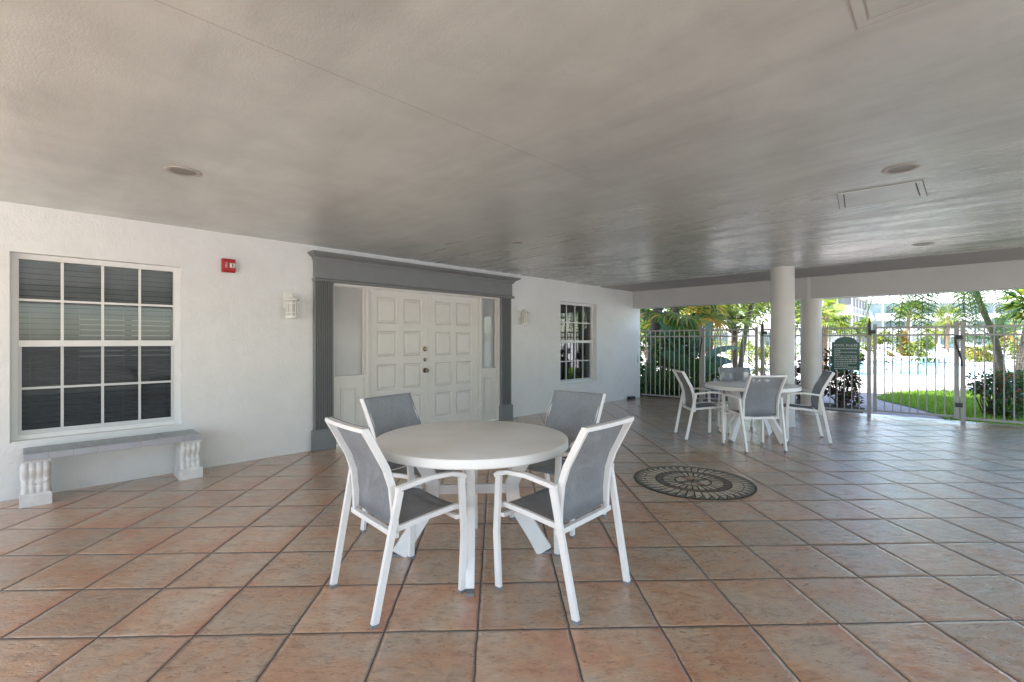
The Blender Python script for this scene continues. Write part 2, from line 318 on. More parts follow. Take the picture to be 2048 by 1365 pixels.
# ------------------------------------------------------------------ mesh builder
class MB:
    def __init__(s): s.v = []; s.f = []; s.m = []; s.cm = 0
    def face(s, pts):
        i = len(s.v); s.v.extend([tuple(p) for p in pts]); s.f.append(tuple(range(i, i + len(pts)))); s.m.append(s.cm)
    def raw(s, vs, fs):
        i = len(s.v); s.v.extend([tuple(p) for p in vs])
        for f in fs: s.f.append(tuple(i + a for a in f)); s.m.append(s.cm)
    def hexa(s, p):   # 8 points: bottom 4 ccw, top 4
        s.raw(p, [(3, 2, 1, 0), (4, 5, 6, 7), (0, 1, 5, 4), (1, 2, 6, 5), (2, 3, 7, 6), (3, 0, 4, 7)])
    def box(s, x0, x1, y0, y1, z0, z1, T=None):
        p = [(x0, y0, z0), (x1, y0, z0), (x1, y1, z0), (x0, y1, z0), (x0, y0, z1), (x1, y0, z1), (x1, y1, z1), (x0, y1, z1)]
        p = [Vector(q) for q in p]
        if T: p = [T(q) for q in p]
        s.hexa(p)
    def wbox(s, s0, s1, o0, o1, z0, z1):      # box in the frame of the wall: along, outwards, up
        p = [W(s0, o0, z0), W(s0, o1, z0), W(s1, o1, z0), W(s1, o0, z0), W(s0, o0, z1), W(s0, o1, z1), W(s1, o1, z1), W(s1, o0, z1)]
        s.raw(p, [(3, 2, 1, 0), (4, 5, 6, 7), (0, 1, 5, 4), (1, 2, 6, 5), (2, 3, 7, 6), (3, 0, 4, 7)])
    def prism(s, poly, z0, z1):
        n = len(poly); vs = [(p[0], p[1], z0) for p in poly] + [(p[0], p[1], z1) for p in poly]
        s.raw(vs, [tuple(range(n))[::-1], tuple(range(n, 2 * n))] + [(i, (i + 1) % n, n + (i + 1) % n, n + i) for i in range(n)])
    def sweep(s, path, prof, up=Vector((0, 0, 1)), cap=True, side=None):
        """path: points; prof: list of (a,b) in (side, normal) or list of such per point"""
        path = [Vector(p) for p in path]; n = len(path)
        rings = []
        for i, p in enumerate(path):
            t = (path[min(i + 1, n - 1)] - path[max(i - 1, 0)]).normalized()
            if side is not None: sd = Vector(side).normalized()
            else:
                sd = t.cross(up)
                if sd.length < 1e-4: sd = t.cross(Vector((0, 1, 0)))
                sd.normalize()
            nm = sd.cross(t).normalized()
            k = 1.0
            if 0 < i < n - 1:
                a = (path[i] - path[i - 1]).normalized(); b = (path[i + 1] - path[i]).normalized()
                k = 1.0 / max(0.5, math.sqrt(max(0.01, (1 + a.dot(b)) / 2)))
            pr = prof[i] if isinstance(prof[0][0], (list, tuple)) else prof
            rings.append([p + sd * q[0] + nm * q[1] * (k if side is not None else 1) for q in pr])
        m = len(rings[0]); vs = [q for r in rings for q in r]; fs = []
        for i in range(n - 1):
            for j in range(m):
                a = i * m + j; b = i * m + (j + 1) % m
                fs.append((a, b, b + m, a + m))
        if cap: fs.append(tuple(range(m))[::-1]); fs.append(tuple(range((n - 1) * m, n * m)))
        s.raw(vs, fs)
    def tube(s, path, r, seg=8):
        rs = r if isinstance(r, (list, tuple)) else [r] * len(path)
        s.sweep(path, [[(math.cos(a) * q, math.sin(a) * q) for a in [2 * PI * k / seg for k in range(seg)]] for q in rs])
    def lathe(s, prof, c=(0, 0, 0), seg=32, cap=True):
        c = Vector(c); vs = []; n = len(prof)
        for r, z in prof:
            for k in range(seg):
                a = 2 * PI * k / seg; vs.append(c + Vector((r * math.cos(a), r * math.sin(a), z)))
        fs = [(i * seg + k, i * seg + (k + 1) % seg, (i + 1) * seg + (k + 1) % seg, (i + 1) * seg + k) for i in range(n - 1) for k in range(seg)]
        if cap: fs.append(tuple(range(seg))[::-1]); fs.append(tuple(range((n - 1) * seg, n * seg)))
        s.raw(vs, fs)
    def build(s, name, mats, parent=None, smooth=False, bevel=0.0, origin=None):
        me = bpy.data.meshes.new(name)
        vs = s.v
        if origin is not None: vs = [tuple(Vector(v) - Vector(origin)) for v in vs]
        me.from_pydata(vs, [], s.f)
        if not isinstance(mats, (list, tuple)): mats = [mats]
        for m in mats: me.materials.append(m)
        if len(mats) > 1: me.polygons.foreach_set('material_index', s.m)
        me.update()
        o = bpy.data.objects.new(name, me); COL.objects.link(o)
        if origin is not None: o.location = origin
        if parent is not None:
            o.parent = parent
            if origin is not None and parent.type == 'EMPTY': pass
        if smooth:
            me.polygons.foreach_set('use_smooth', [True] * len(me.polygons))
            try: me.set_sharp_from_angle(angle=math.radians(38))
            except Exception: pass
        if bevel:
            b = o.modifiers.new('bevel', 'BEVEL'); b.width = bevel; b.segments = 2; b.limit_method = 'ANGLE'; b.angle_limit = math.radians(40)
            b.harden_normals = False
        return o
RECT = lambda a, b: [(-a, -b), (a, -b), (a, b), (-a, b)]
def tag(o, label=None, cat=None, group=None, kind=None):
    if label: o['label'] = label
    if cat: o['category'] = cat
    if group: o['group'] = group
    if kind: o['kind'] = kind
    return o
def empty(name, loc, rz=0.0, label=None, cat=None, group=None):
    e = bpy.data.objects.new(name, None); COL.objects.link(e); e.location = loc; e.rotation_euler = (0, 0, rz); e.empty_display_size = 0.2
    return tag(e, label, cat, group)
def dup(o, parent=None, loc=None, rz=None, label=None):
    c = o.copy(); COL.objects.link(c); c.parent = parent
    if loc is not None: c.location = loc
    if rz is not None: c.rotation_euler = (0, 0, rz)
    if label: c['label'] = label
    for ch in list(o.children): dup(ch, c)
    return c

# ================================================================== SETTING
g = MB(); g.face([(-600, -600, -0.05), (600, -600, -0.05), (600, 600, -0.05), (-600, 600, -0.05)])
g.build('ground', M['ground']); bpy.data.objects['ground']['kind'] = 'structure'

S_BEAM = 9.80; S_END = 10.12; O_MAX = 8.5; S_MIN = -3.0
# fence line
FA = Vector((W(S_END - 0.02, 0.03).x, W(S_END - 0.02, 0.03).y, 0)); FB = Vector((7.70, 7.14, 0)); FD = (FB - FA).normalized(); FNn = Vector((-FD.y, FD.x, 0))  # FNn points away (pool side)
if FNn.y < 0: FNn = -FNn
def FP(t, o=0.0, z=0.0): return FA + FD * t + FNn * o + Vector((0, 0, z))
def Ft(px, o=0.0):
    r = (px - CX) / F; A = FA + FNn * o
    return (r * A.y - A.x) / (FD.x - r * FD.y)

fl = MB()
pts = [W(S_MIN - 1, -0.0), W(S_MIN - 1, O_MAX + 1), FP(12.5, 0.22), FP(0.0, 0.22), W(S_END, 0.0)]
fl.prism([(p.x, p.y) for p in pts][::-1], -0.12, 0.0)
fo = fl.build('patio_floor', M['tiles']); fo['kind'] = 'structure'

# pool side grounds
def sheet(name, mat, pts, z, kind='structure'):
    b = MB(); b.face([(p[0], p[1], z) for p in pts]); o = b.build(name, mat); o['kind'] = kind; return o
sheet('path', M['path'], [tuple(FP(0.2, 0.22)[:2]), tuple(FP(12.5, 0.22)[:2]), (26, 10), (24, 13.2), (9.0, 13.6), (3.4, 16.5)], -0.040)
sheet('pool_deck', M['deck'], [(3.0, 17.5), (9.0, 13.6), (15, 12.9), (60, 10.0), (70, 46), (-12, 46), (-6, 18)], -0.034)
wat = sheet('pool_water', M['water'], [tuple(G(1722, 747)[:2]), tuple(G(1850, 751.5)[:2]), tuple(G(2000, 752)[:2]), (38, 17), (44, 29), tuple(G(1990, 724)[:2]), tuple(G(1700, 723)[:2]), tuple(G(1660, 730)[:2])], -0.024)
wall_pts = [Vector((p[0], p[1], 0)) for p in [G(2000, 752), G(1850, 751.5), G(1722, 747), G(1660, 730), G(1700, 723), G(1990, 724)]]
cb = MB(); cb.sweep([p + Vector((0, 0, -0.01)) for p in wall_pts], RECT(0.16, 0.03)); o = cb.build('pool_coping', M['coping']); o['kind'] = 'structure'

# grass lawn
gpoly = [G(1752, 793), G(1772, 786), G(1810, 782), G(1870, 781), G(1960, 781), G(2200, 781), Vector((16, 7.2, 0)), FP(Ft(2120), 0.35), FP(Ft(2048), 0.35), FP(Ft(1960), 0.35), FP(Ft(1900), 0.40), G(1850, 818), G(1800, 806), G(1768, 799)]
gpoly = [(p[0], p[1]) for p in gpoly]
def inside(x, y, poly):
    c = False; n = len(poly); j = n - 1
    for i in range(n):
        xi, yi = poly[i]; xj, yj = poly[j]
        if (yi > y) != (yj > y) and x < (xj - xi) * (y - yi) / (yj - yi) + xi: c = not c
        j = i
    return c
o = sheet('lawn_soil', M['turf'], gpoly, -0.028)
gr = MB(); xs = [p[0] for p in gpoly]; ys = [p[1] for p in gpoly]
cnt = 0
while cnt < 24000:
    x = random.uniform(min(xs), max(xs)); y = random.uniform(min(ys), max(ys))
    if x > 14.5 or not inside(x, y, gpoly): continue
    a = random.uniform(0, 2 * PI); w = random.uniform(0.005, 0.010); h = random.uniform(0.05, 0.11); lx = random.uniform(-0.04, 0.04); ly = random.uniform(-0.04, 0.04)
    dx = math.cos(a) * w; dy = math.sin(a) * w
    gr.face([(x - dx, y - dy, -0.03), (x + dx, y + dy, -0.03), (x + lx, y + ly, h - 0.03)]); cnt += 1
tag(gr.build('lawn_grass', M['grass']), 'bright green lawn grass beyond the pool gate beside the paver path', 'grass', kind='stuff')
# mulch bed left of the path
sheet('planting_bed', M['soil'], [tuple(FP(-0.5, 0.24)[:2]), tuple(FP(Ft(1722), 0.24)[:2]), tuple(FP(Ft(1722), 1.3)[:2]), tuple(FP(Ft(1640), 1.8)[:2]), tuple(FP(Ft(1530), 1.6)[:2]), tuple(FP(-0.5, 3.0)[:2])], -0.027)

# ================================================================== CLUBHOUSE BUILDING
bld = empty('clubhouse_building', W(0, 0), 0, 'white stucco clubhouse with grey trimmed double doors, a covered patio, beam and round columns', 'building')
def part(mb, name, mats, parent=None, **k):
    par = parent or bld
    o = mb.build(name, mats, None, **k)
    o.parent = par; o.matrix_parent_inverse = (Matrix.Translation(par.location) @ Matrix.Rotation(par.rotation_euler.z, 4, 'Z')).inverted() if par.type == 'EMPTY' else Matrix.Identity(4)
    return o
# windows and door openings: (s0,s1,z0,z1)
w1 = (Sx(19.3), Sx(363), 0.458, 2.036)
w2 = (Sx(1121), Sx(1193), (Zw(1121, 770.5) + Zw(1193, 763.8)) / 2, (Zw(1121, 602.9) + Zw(1193, 608.6)) / 2)
DS0 = Sx(664); DS1 = Sx(999); DZ = (Zw(743, 573) + Zw(990, 593)) / 2
holes = [w1, (DS0, DS1, -0.02, DZ), w2]
wl_ = MB()
ss = sorted({S_MIN - 2, S_END} | {h[i] for h in holes for i in (0, 1)}); zs = sorted({-0.1, CEIL} | {h[i] for h in holes for i in (2, 3)})
def subdiv(a, b, st):
    n = max(1, int((b - a) / st)); return [a + (b - a) * i / n for i in range(n + 1)]
for i in range(len(ss) - 1):
    for j in range(len(zs) - 1):
        sm = (ss[i] + ss[i + 1]) / 2; zm = (zs[j] + zs[j + 1]) / 2
        if any(h[0] < sm < h[1] and h[2] < zm < h[3] for h in holes): continue
        wl_.face([W(ss[i], 0, zs[j]), W(ss[i + 1], 0, zs[j]), W(ss[i + 1], 0, zs[j + 1]), W(ss[i], 0, zs[j + 1])])
DEP = 0.20
for h in holes:
    a, b, c, d = h
    for q in ([(a, c), (a, d)], [(a, d), (b, d)], [(b, d), (b, c)], [(b, c), (a, c)]):
        (s0, z0), (s1, z1) = q
        wl_.face([W(s0, 0, z0), W(s1, 0, z1), W(s1, -DEP, z1), W(s0, -DEP, z0)])
wl_.face([W(S_END, 0, -0.1), W(S_END, -6, -0.1), W(S_END, -6, CEIL), W(S_END, 0, CEIL)])
part(wl_, 'wall', M['wall'], origin=None)
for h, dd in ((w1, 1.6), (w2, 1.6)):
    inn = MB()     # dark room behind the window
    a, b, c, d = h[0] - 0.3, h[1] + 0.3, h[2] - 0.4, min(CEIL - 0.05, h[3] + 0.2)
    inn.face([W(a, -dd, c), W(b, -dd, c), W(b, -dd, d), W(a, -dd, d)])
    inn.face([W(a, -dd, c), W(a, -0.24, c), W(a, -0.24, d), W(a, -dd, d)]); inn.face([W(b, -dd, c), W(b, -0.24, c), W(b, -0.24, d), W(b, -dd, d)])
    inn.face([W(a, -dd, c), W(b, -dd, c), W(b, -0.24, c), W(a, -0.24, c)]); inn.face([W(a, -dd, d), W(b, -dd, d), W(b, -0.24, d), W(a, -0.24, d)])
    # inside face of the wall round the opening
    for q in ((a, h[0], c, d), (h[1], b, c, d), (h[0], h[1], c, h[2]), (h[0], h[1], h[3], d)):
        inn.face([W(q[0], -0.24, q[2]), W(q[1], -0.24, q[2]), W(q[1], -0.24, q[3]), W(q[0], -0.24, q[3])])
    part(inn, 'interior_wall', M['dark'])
em, ent, eb = new_mat('bright_back_window'); eb.inputs['Emission Color'].default_value = (0.9, 1.0, 1.0, 1); eb.inputs['Emission Strength'].default_value = 0.09; eb.inputs['Base Color'].default_value = (.5, .5, .5, 1)
bw = MB(); bw.face([W(0.56, -1.59, 1.08), W(0.96, -1.59, 1.08), W(0.96, -1.59, 1.57), W(0.56, -1.59, 1.57)]); part(bw, 'back_window', em)
bw = MB(); bw.face([W(1.02, -1.59, 1.08), W(1.40, -1.59, 1.08), W(1.40, -1.59, 1.57), W(1.02, -1.59, 1.57)]); part(bw, 'back_window', em)
# ceiling: slab
ce = MB(); ce.wbox(S_MIN, S_END, -6.0, O_MAX, CEIL, CEIL + 0.25); part(ce, 'ceiling', M['ceiling'])
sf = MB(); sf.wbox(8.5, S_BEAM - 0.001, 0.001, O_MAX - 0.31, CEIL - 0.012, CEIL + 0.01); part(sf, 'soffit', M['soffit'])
# beam along the pool end and the open sides
be = MB(); BZ = (Zw(1275, 617) * 0 + CAMH + (682 - 603.0) * (W(S_BEAM, 2.4).y) / F)
BZ = 1.3 + 0.745
be.wbox(S_BEAM, S_END + 0.02, 0.0, O_MAX, BZ, CEIL + 0.001); part(be, 'beam', M['beam'])
b2 = MB(); b2.wbox(S_MIN, S_BEAM, O_MAX - 0.3, O_MAX, BZ + 0.05, CEIL + 0.001); part(b2, 'beam', M['beam'])
# storeys over the patio
up = MB(); up.wbox(S_MIN - 0.3, S_END + 0.35, -7.0, O_MAX + 0.3, CEIL + 0.25, 8.6); part(up, 'upper_storey', M['wall'])
for s_, o_ in ((8.30, 3.47), (9.96, 3.48)):
    c = MB(); R_ = 0.163; p = W(s_, o_)
    c.lathe([(R_ + 0.012, 0.0), (R_ + 0.012, 0.01), (R_, 0.02), (R_, 1.0), (R_, CEIL - 0.004)], (p.x, p.y, 0.001), 48); part(c, 'column', M['column'], smooth=True)

# ---- window builder (sashes in the frame of the wall)
def window(h, blinds, cols, glass_top, glass_bot):
    a, b, c, d = h; o = -0.10; fw = 0.045
    f = MB()
    f.wbox(a, b, o - 0.05, o + 0.012, d - fw, d); f.wbox(a, b, o - 0.05, o + 0.012, c, c + fw * 1.1)
    f.wbox(a, a + fw, o - 0.05, o + 0.010, c + fw * 1.1, d - fw); f.wbox(b - fw, b, o - 0.05, o + 0.010, c + fw * 1.1, d - fw)
    wo = part(f, 'window', M['frame'])
    zm = c + (d - c) * 0.52; mr = 0.05
    m = MB(); m.wbox(a + fw + .001, b - fw - .001, o - 0.04, o + 0.018, zm - mr * 0.55, zm + mr * 0.55)
    m.build('meeting_rail', M['frame'], wo, bevel=0.003)
    for k, (z0, z1, oo) in enumerate(((zm + mr * 0.55, d - fw, o - 0.012), (c + fw * 1.1, zm - mr * 0.55, o - 0.018))):
        g_ = MB(); s0 = a + fw; s1 = b - fw
        sw = 0.006 if k == 0 else 0.022
        g_.wbox(s0 + .0005, s0 + sw, oo - 0.02, oo + 0.012, z0 + .0005, z1 - .0005); g_.wbox(s1 - sw, s1 - .0005, oo - 0.02, oo + 0.012, z0 + .0005, z1 - .0005)
        if k == 1: g_.wbox(s0 + sw, s1 - sw, oo - 0.02, oo + 0.012, z0 + .0005, z0 + 0.035)
        zb = z0 + (0.035 if k else 0)
        for i in range(1, cols):
            x = s0 + (s1 - s0) * i / cols; g_.wbox(x - 0.010, x + 0.010, oo - 0.008, oo + 0.008, zb, z1 - .001)
        zz = (zb + z1) / 2
        g_.wbox(s0 + sw, s1 - sw, oo - 0.007, oo + 0.007, zz - 0.010, zz + 0.010)
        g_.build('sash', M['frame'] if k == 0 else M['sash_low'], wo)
        p = MB(); x0, x1 = s0 + .002, s1 - .002
        p.face([W(x0, oo - 0.012, zb), W(x1, oo - 0.012, zb), W(x1, oo - 0.012, z1), W(x0, oo - 0.012, z1)])
        p.build('pane', glass_top if k == 0 else glass_bot, wo)
        if k == 1 and blinds:
            q = MB(); q.face([W(x0, oo - 0.002, zb), W(x1, oo - 0.002, zb), W(x1, oo - 0.002, z1), W(x0, oo - 0.002, z1)][::1]); q.build('insect_screen', M['screen'], wo)
    sl = MB(); sl.wbox(a + .002, b - .002, -0.099, -0.004, c - 0.0, c + 0.012); sl.build('sill', M['frame'], wo, bevel=0.002)
    if blinds:
        n = int((d - c) / 0.050); bl = MB(); ang = math.radians(62)
        for i in range(n):
            z = c + 0.05 + (d - c - 0.08) * i / n; hw = 0.0245
            tl = random.uniform(-0.03, 0.03)
            bl.raw([W(a + .03, -0.20 - hw * math.cos(ang + tl), z - hw * math.sin(ang + tl)), W(b - .03, -0.20 - hw * math.cos(ang), z - hw * math.sin(ang)), W(b - .03, -0.20 + hw * math.cos(ang), z + hw * math.sin(ang)), W(a + .03, -0.20 + hw * math.cos(ang + tl), z + hw * math.sin(ang + tl))], [(0, 1, 2, 3)])
        for i in range(4):
            x = a + (b - a) * (0.1 + 0.8 * i / 3); bl.wbox(x - .0015, x + .0015, -0.175, -0.172, c + 0.03, d - 0.03)
        bl.wbox(a + .02, b - .02, -0.225, -0.165, d - 0.06, d - 0.02)
        bl.build('blind', M['blind'], wo)
    return wo
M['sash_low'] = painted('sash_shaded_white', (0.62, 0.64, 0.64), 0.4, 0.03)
window(w1, True, 4, M['glass'], M['glass'])
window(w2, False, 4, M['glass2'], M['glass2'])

# ---- entrance: frame, sidelights, two leaves
OD = -0.045   # door face sits behind the wall face
def zdoor(px, py): return Zw(px, py, OD)
def sd(px): return Sx(px, OD)
L0, L1, L2 = sd(735), sd(856), sd(957)
zb_rail = Zw(733, 749, OD)
fr = MB()
fr.wbox(DS0, DS1, OD - 0.06, 0.012, DZ - 0.035, DZ - 0.0005)
fr.wbox(DS0 + .0005, DS0 + 0.025, OD - 0.06, 0.010, 0.0, DZ - 0.035); fr.wbox(DS1 - 0.03, DS1 - .0005, OD - 0.06, 0.010, 0.0, DZ - 0.035)
fr.wbox(L0 - 0.045, L0 - 0.004, OD - 0.06, 0.004, 0.0, DZ - 0.035); fr.wbox(L2 + 0.004, L2 + 0.035, OD - 0.06, 0.004, 0.0, DZ - 0.035)
part(fr, 'door_frame', M['door'], bevel=0.003)
def raised(mb, s0, s1, z0, z1, o, inset=0.035, depth=0.014, lip=0.014):
    """a raised-and-fielded panel: moulding lip, sunk border, raised centre"""
    t = 0.014
    lip = lip
    mb.wbox(s0, s1, o, o + lip, z1 - t, z1); mb.wbox(s0, s1, o, o + lip, z0, z0 + t)
    mb.wbox(s0, s0 + t, o, o + lip, z0 + t, z1 - t); mb.wbox(s1 - t, s1, o, o + lip, z0 + t, z1 - t)
    a, b, c, d = s0 + inset, s1 - inset, z0 + inset, z1 - inset
    mb.raw([W(s0 + t, o + .0008, z0 + t), W(s1 - t, o + .0008, z0 + t), W(s1 - t, o + .0008, z1 - t), W(s0 + t, o + .0008, z1 - t), W(a, o + depth * .6, c), W(b, o + depth * .6, c), W(b, o + depth * .6, d), W(a, o + depth * .6, d)],
           [(0, 1, 5, 4), (1, 2, 6, 5), (2, 3, 7, 6), (3, 0, 4, 7), (4, 5, 6, 7)])
LT = DZ - 0.04
for k, (a, b) in enumerate(((L0, L1 - 0.002), (L1 + 0.002, L2))):
    SK = 0.017; wd = b - a; pw = wd * 0.315
    cols_ = [a + wd * (0.145 if k == 0 else 0.13), a + wd * (0.575 if k == 0 else 0.535)]
    tops = [LT - 0.097 - r_ * 0.447 for r_ in range(4)]; PH = 0.345
    d = MB(); d.wbox(a, b, OD - 0.045, OD - SK, 0.012, LT)
    for x0, x1 in ((a, cols_[0]), (cols_[0] + pw, cols_[1]), (cols_[1] + pw, b)): d.wbox(x0, x1, OD - SK, OD, 0.012, LT)
    for x0 in cols_:
        zz = LT
        for zt in tops: d.wbox(x0, x0 + pw, OD - SK, OD, zt, zz); zz = zt - PH
        d.wbox(x0, x0 + pw, OD - SK, OD, 0.012, zz)
    do = part(d, 'door', M['door'])
    for zt in tops:
        for x0 in cols_:
            q = MB(); e_ = 0.006; i_ = 0.040; o0_ = OD - SK + 0.001; o1_ = OD - 0.002
            X0_, X1_, Z0_, Z1_ = x0 + 0.001, x0 + pw - 0.001, zt - PH + 0.001, zt - 0.001
            # moulded edge
            t_ = 0.012
            q.raw([W(X0_, OD + .003, Z0_), W(X1_, OD + .003, Z0_), W(X1_, OD + .003, Z1_), W(X0_, OD + .003, Z1_), W(X0_ + t_, o0_, Z0_ + t_), W(X1_ - t_, o0_, Z0_ + t_), W(X1_ - t_, o0_, Z1_ - t_), W(X0_ + t_, o0_, Z1_ - t_)], [(0, 1, 5, 4), (1, 2, 6, 5), (2, 3, 7, 6), (3, 0, 4, 7)])
            A_ = 0.020; q.raw([W(X0_ + A_, o0_, Z0_ + A_), W(X1_ - A_, o0_, Z0_ + A_), W(X1_ - A_, o0_, Z1_ - A_), W(X0_ + A_, o0_, Z1_ - A_), W(X0_ + i_, o1_, Z0_ + i_), W(X1_ - i_, o1_, Z0_ + i_), W(X1_ - i_, o1_, Z1_ - i_), W(X0_ + i_, o1_, Z1_ - i_)], [(0, 1, 5, 4), (1, 2, 6, 5), (2, 3, 7, 6), (3, 0, 4, 7), (4, 5, 6, 7)])
            q.build('door_panel', M['door'], do)
    for hz in (LT - 0.25, LT * 0.55, 0.25):
        hg = MB(); hx = a + 0.012 if k == 0 else b - 0.012
        hg.wbox(hx - 0.014, hx + 0.014, OD + .001, OD + 0.004, hz - 0.05, hz + 0.05)
        p = W(hx - (0.016 if k == 0 else -0.016), OD + 0.008); hg.lathe([(0.0065, -0.052), (0.0065, 0.052)], (p.x, p.y, hz), 10)
        hg.build('hinge', M['door'], do)
    if k == 0:
        KX = L1 - 0.055
        def rosette(z, r1, r2, nm, knob=False):
            q = MB(); c0 = W(KX, OD)
            prof = [(r1, 0.0), (r1, 0.006), (r1 * .8, 0.012)] + ([(0.012, 0.014), (0.012, 0.035), (r2 * .8, 0.042), (r2, 0.055), (r2 * .85, 0.07), (0.001, 0.076)] if knob else [(r2, 0.014), (r2 * .9, 0.02), (0.001, 0.021)])
            vs = []; seg = 20
            for (r, h) in prof:
                for t in range(seg):
                    an = 2 * PI * t / seg; vs.append(c0 + WN * h + WD * (r * math.cos(an)) + Vector((0, 0, z + r * math.sin(an))))
            fs = [(i * seg + t, i * seg + (t + 1) % seg, (i + 1) * seg + (t + 1) % seg, (i + 1) * seg + t) for i in range(len(prof) - 1) for t in range(seg)]
            q.raw(vs, fs); q.build(nm, M['brass'], do, smooth=True)
        rosette(Zw(849, 698, 0), 0.034, 0.022, 'deadbolt'); rosette(Zw(849, 719.5, 0), 0.026, 0.015, 'lock_cylinder'); rosette(Zw(851, 741, 0), 0.036, 0.03, 'door_knob', True)
# astragal strip
st = MB(); st.wbox(L1 - 0.004, L1 + 0.012, OD + .0005, OD + 0.006, 0.012, LT - .001); part(st, 'astragal', M['door'])
for (a, b, gx0, gx1, zr) in ((DS0 + 0.025, L0 - 0.045, 0.01, 0.02, zb_rail), (L2 + 0.035, DS1 - 0.03, 0.01, 0.02, zb_rail)):
    f = MB(); f.wbox(a, b, OD - 0.05, OD - 0.005, 0.01, zr - 0.045); f.wbox(a, b, OD - 0.05, OD + 0.03, zr - 0.045, zr)
    f.wbox(a, a + gx0, OD - 0.05, OD, zr, DZ - 0.035); f.wbox(b - gx1, b, OD - 0.05, OD, zr, DZ - 0.035)
    so = part(f, 'sidelight', M['door'], bevel=0.003)
    q = MB(); wd = b - a; raised(q, a + wd * 0.25, b - wd * 0.25, 0.12, zr - 0.15, OD - 0.005); q.build('sidelight_panel', M['door'], so)
    p = MB(); p.face([W(a + gx0, OD - 0.03, zr), W(b - gx1, OD - 0.03, zr), W(b - gx1, OD - 0.03, DZ - 0.036), W(a + gx0, OD - 0.03, DZ - 0.036)]); p.build('pane', M['frost'] if a < L0 else M['glass3'], so)
    if a > L0:
        p = MB(); p.face([W(a + gx0, OD - 0.04, zr), W(b - gx1, OD - 0.04, zr), W(b - gx1, OD - 0.04, DZ - 0.036), W(a + gx0, OD - 0.04, DZ - 0.036)]); p.build('shade', M['frame'], so)
# pilasters
for (pa, pb) in ((633, 664.5), (999, 1018)):
    s0 = Sx(pa, 0.05); s1 = Sx(pb, 0.03); pl = MB(); PO = 0.050
    if s1 - s0 < 0.2: s1 = s0 + 0.215
    if pa == 999: s0 = DS1; s1 = s0 + 0.225
    else: s1 = DS0; s0 = s1 - 0.235
    zt = Zw(648, 563, 0.05)
    # fluted cross-section
    n = 8; prof = [(s0, 0.0), (s0, PO)]
    fwid = (s1 - s0 - 0.03) / n
    for i in range(n):
        x = s0 + 0.015 + fwid * i; prof += [(x + fwid * .12, PO), (x + fwid * .22, PO - 0.022), (x + fwid * .72, PO - 0.022), (x + fwid * .88, PO)]
    prof += [(s1, PO), (s1, 0.0)]
    vb = [W(p[0], p[1], 0.24) for p in prof]; vt = [W(p[0], p[1], zt + 0.02) for p in prof]; m_ = len(prof)
    pl.raw(vb + vt, [(i, i + 1, m_ + i + 1, m_ + i) for i in range(m_ - 1)])
    po = part(pl, 'pilaster', M['trim'])
    bb = MB(); bb.wbox(s0 - 0.022, s1 + 0.022, 0.001, PO + 0.022, 0.0, 0.235); bb.wbox(s0 - 0.012, s1 + 0.012, 0.001, PO + 0.012, 0.235, 0.25); bb.build('plinth', M['trim'], po, bevel=0.004)
# entablature
e0 = DS0 - 0.235; e1 = DS1 + 0.225
ZF0 = Zw(633, 560, 0.06); ZF1 = Zw(633, 520, 0.08); ZT = Zw(620, 499, 0.17)
en = MB(); en.wbox(e0 + .002, e1 - .002, 0.001, 0.075, ZF0 - 0.01, ZF1 + 0.02)
eo = part(en, 'entablature', M['trim'])
def cornice(name, prof, par):
    c = MB(); n = len(prof)
    vs = []
    for o, z in prof:
        vs += [W(e0 - o * .6 + 0.05, 0.001, z), W(e0 - o * .6 + 0.05, o * .85 + .012, z), W(e1 + o * .85 - 0.05, o * .85 + .012, z), W(e1 + o * .85 - 0.05, 0.001, z)]
    fs = []
    for i in range(n - 1):
        for k in range(3): a = i * 4 + k; fs.append((a, a + 1, a + 5, a + 4))
    fs.append((0, 3, 2, 1)); fs.append(tuple((n - 1) * 4 + k for k in range(4)))
    c.raw(vs, fs); return c.build(name, M['trim'], par)
H = ZT - ZF1
cornice('crown_moulding', [(0.078, ZF1), (0.088, ZF1), (0.088, ZF1 + .18 * H), (0.100, ZF1 + .20 * H), (0.105, ZF1 + .38 * H), (0.125, ZF1 + .52 * H), (0.150, ZF1 + .62 * H), (0.155, ZF1 + .70 * H), (0.175, ZF1 + .74 * H), (0.185, ZF1 + .9 * H), (0.190, ZT)], eo)
cornice('lower_moulding', [(0.077, ZF0 - 0.012), (0.085, ZF0 - 0.012), (0.100, ZF0 - 0.002), (0.105, ZF0 + 0.012), (0.092, ZF0 + 0.022), (0.077, ZF0 + 0.028)], eo)

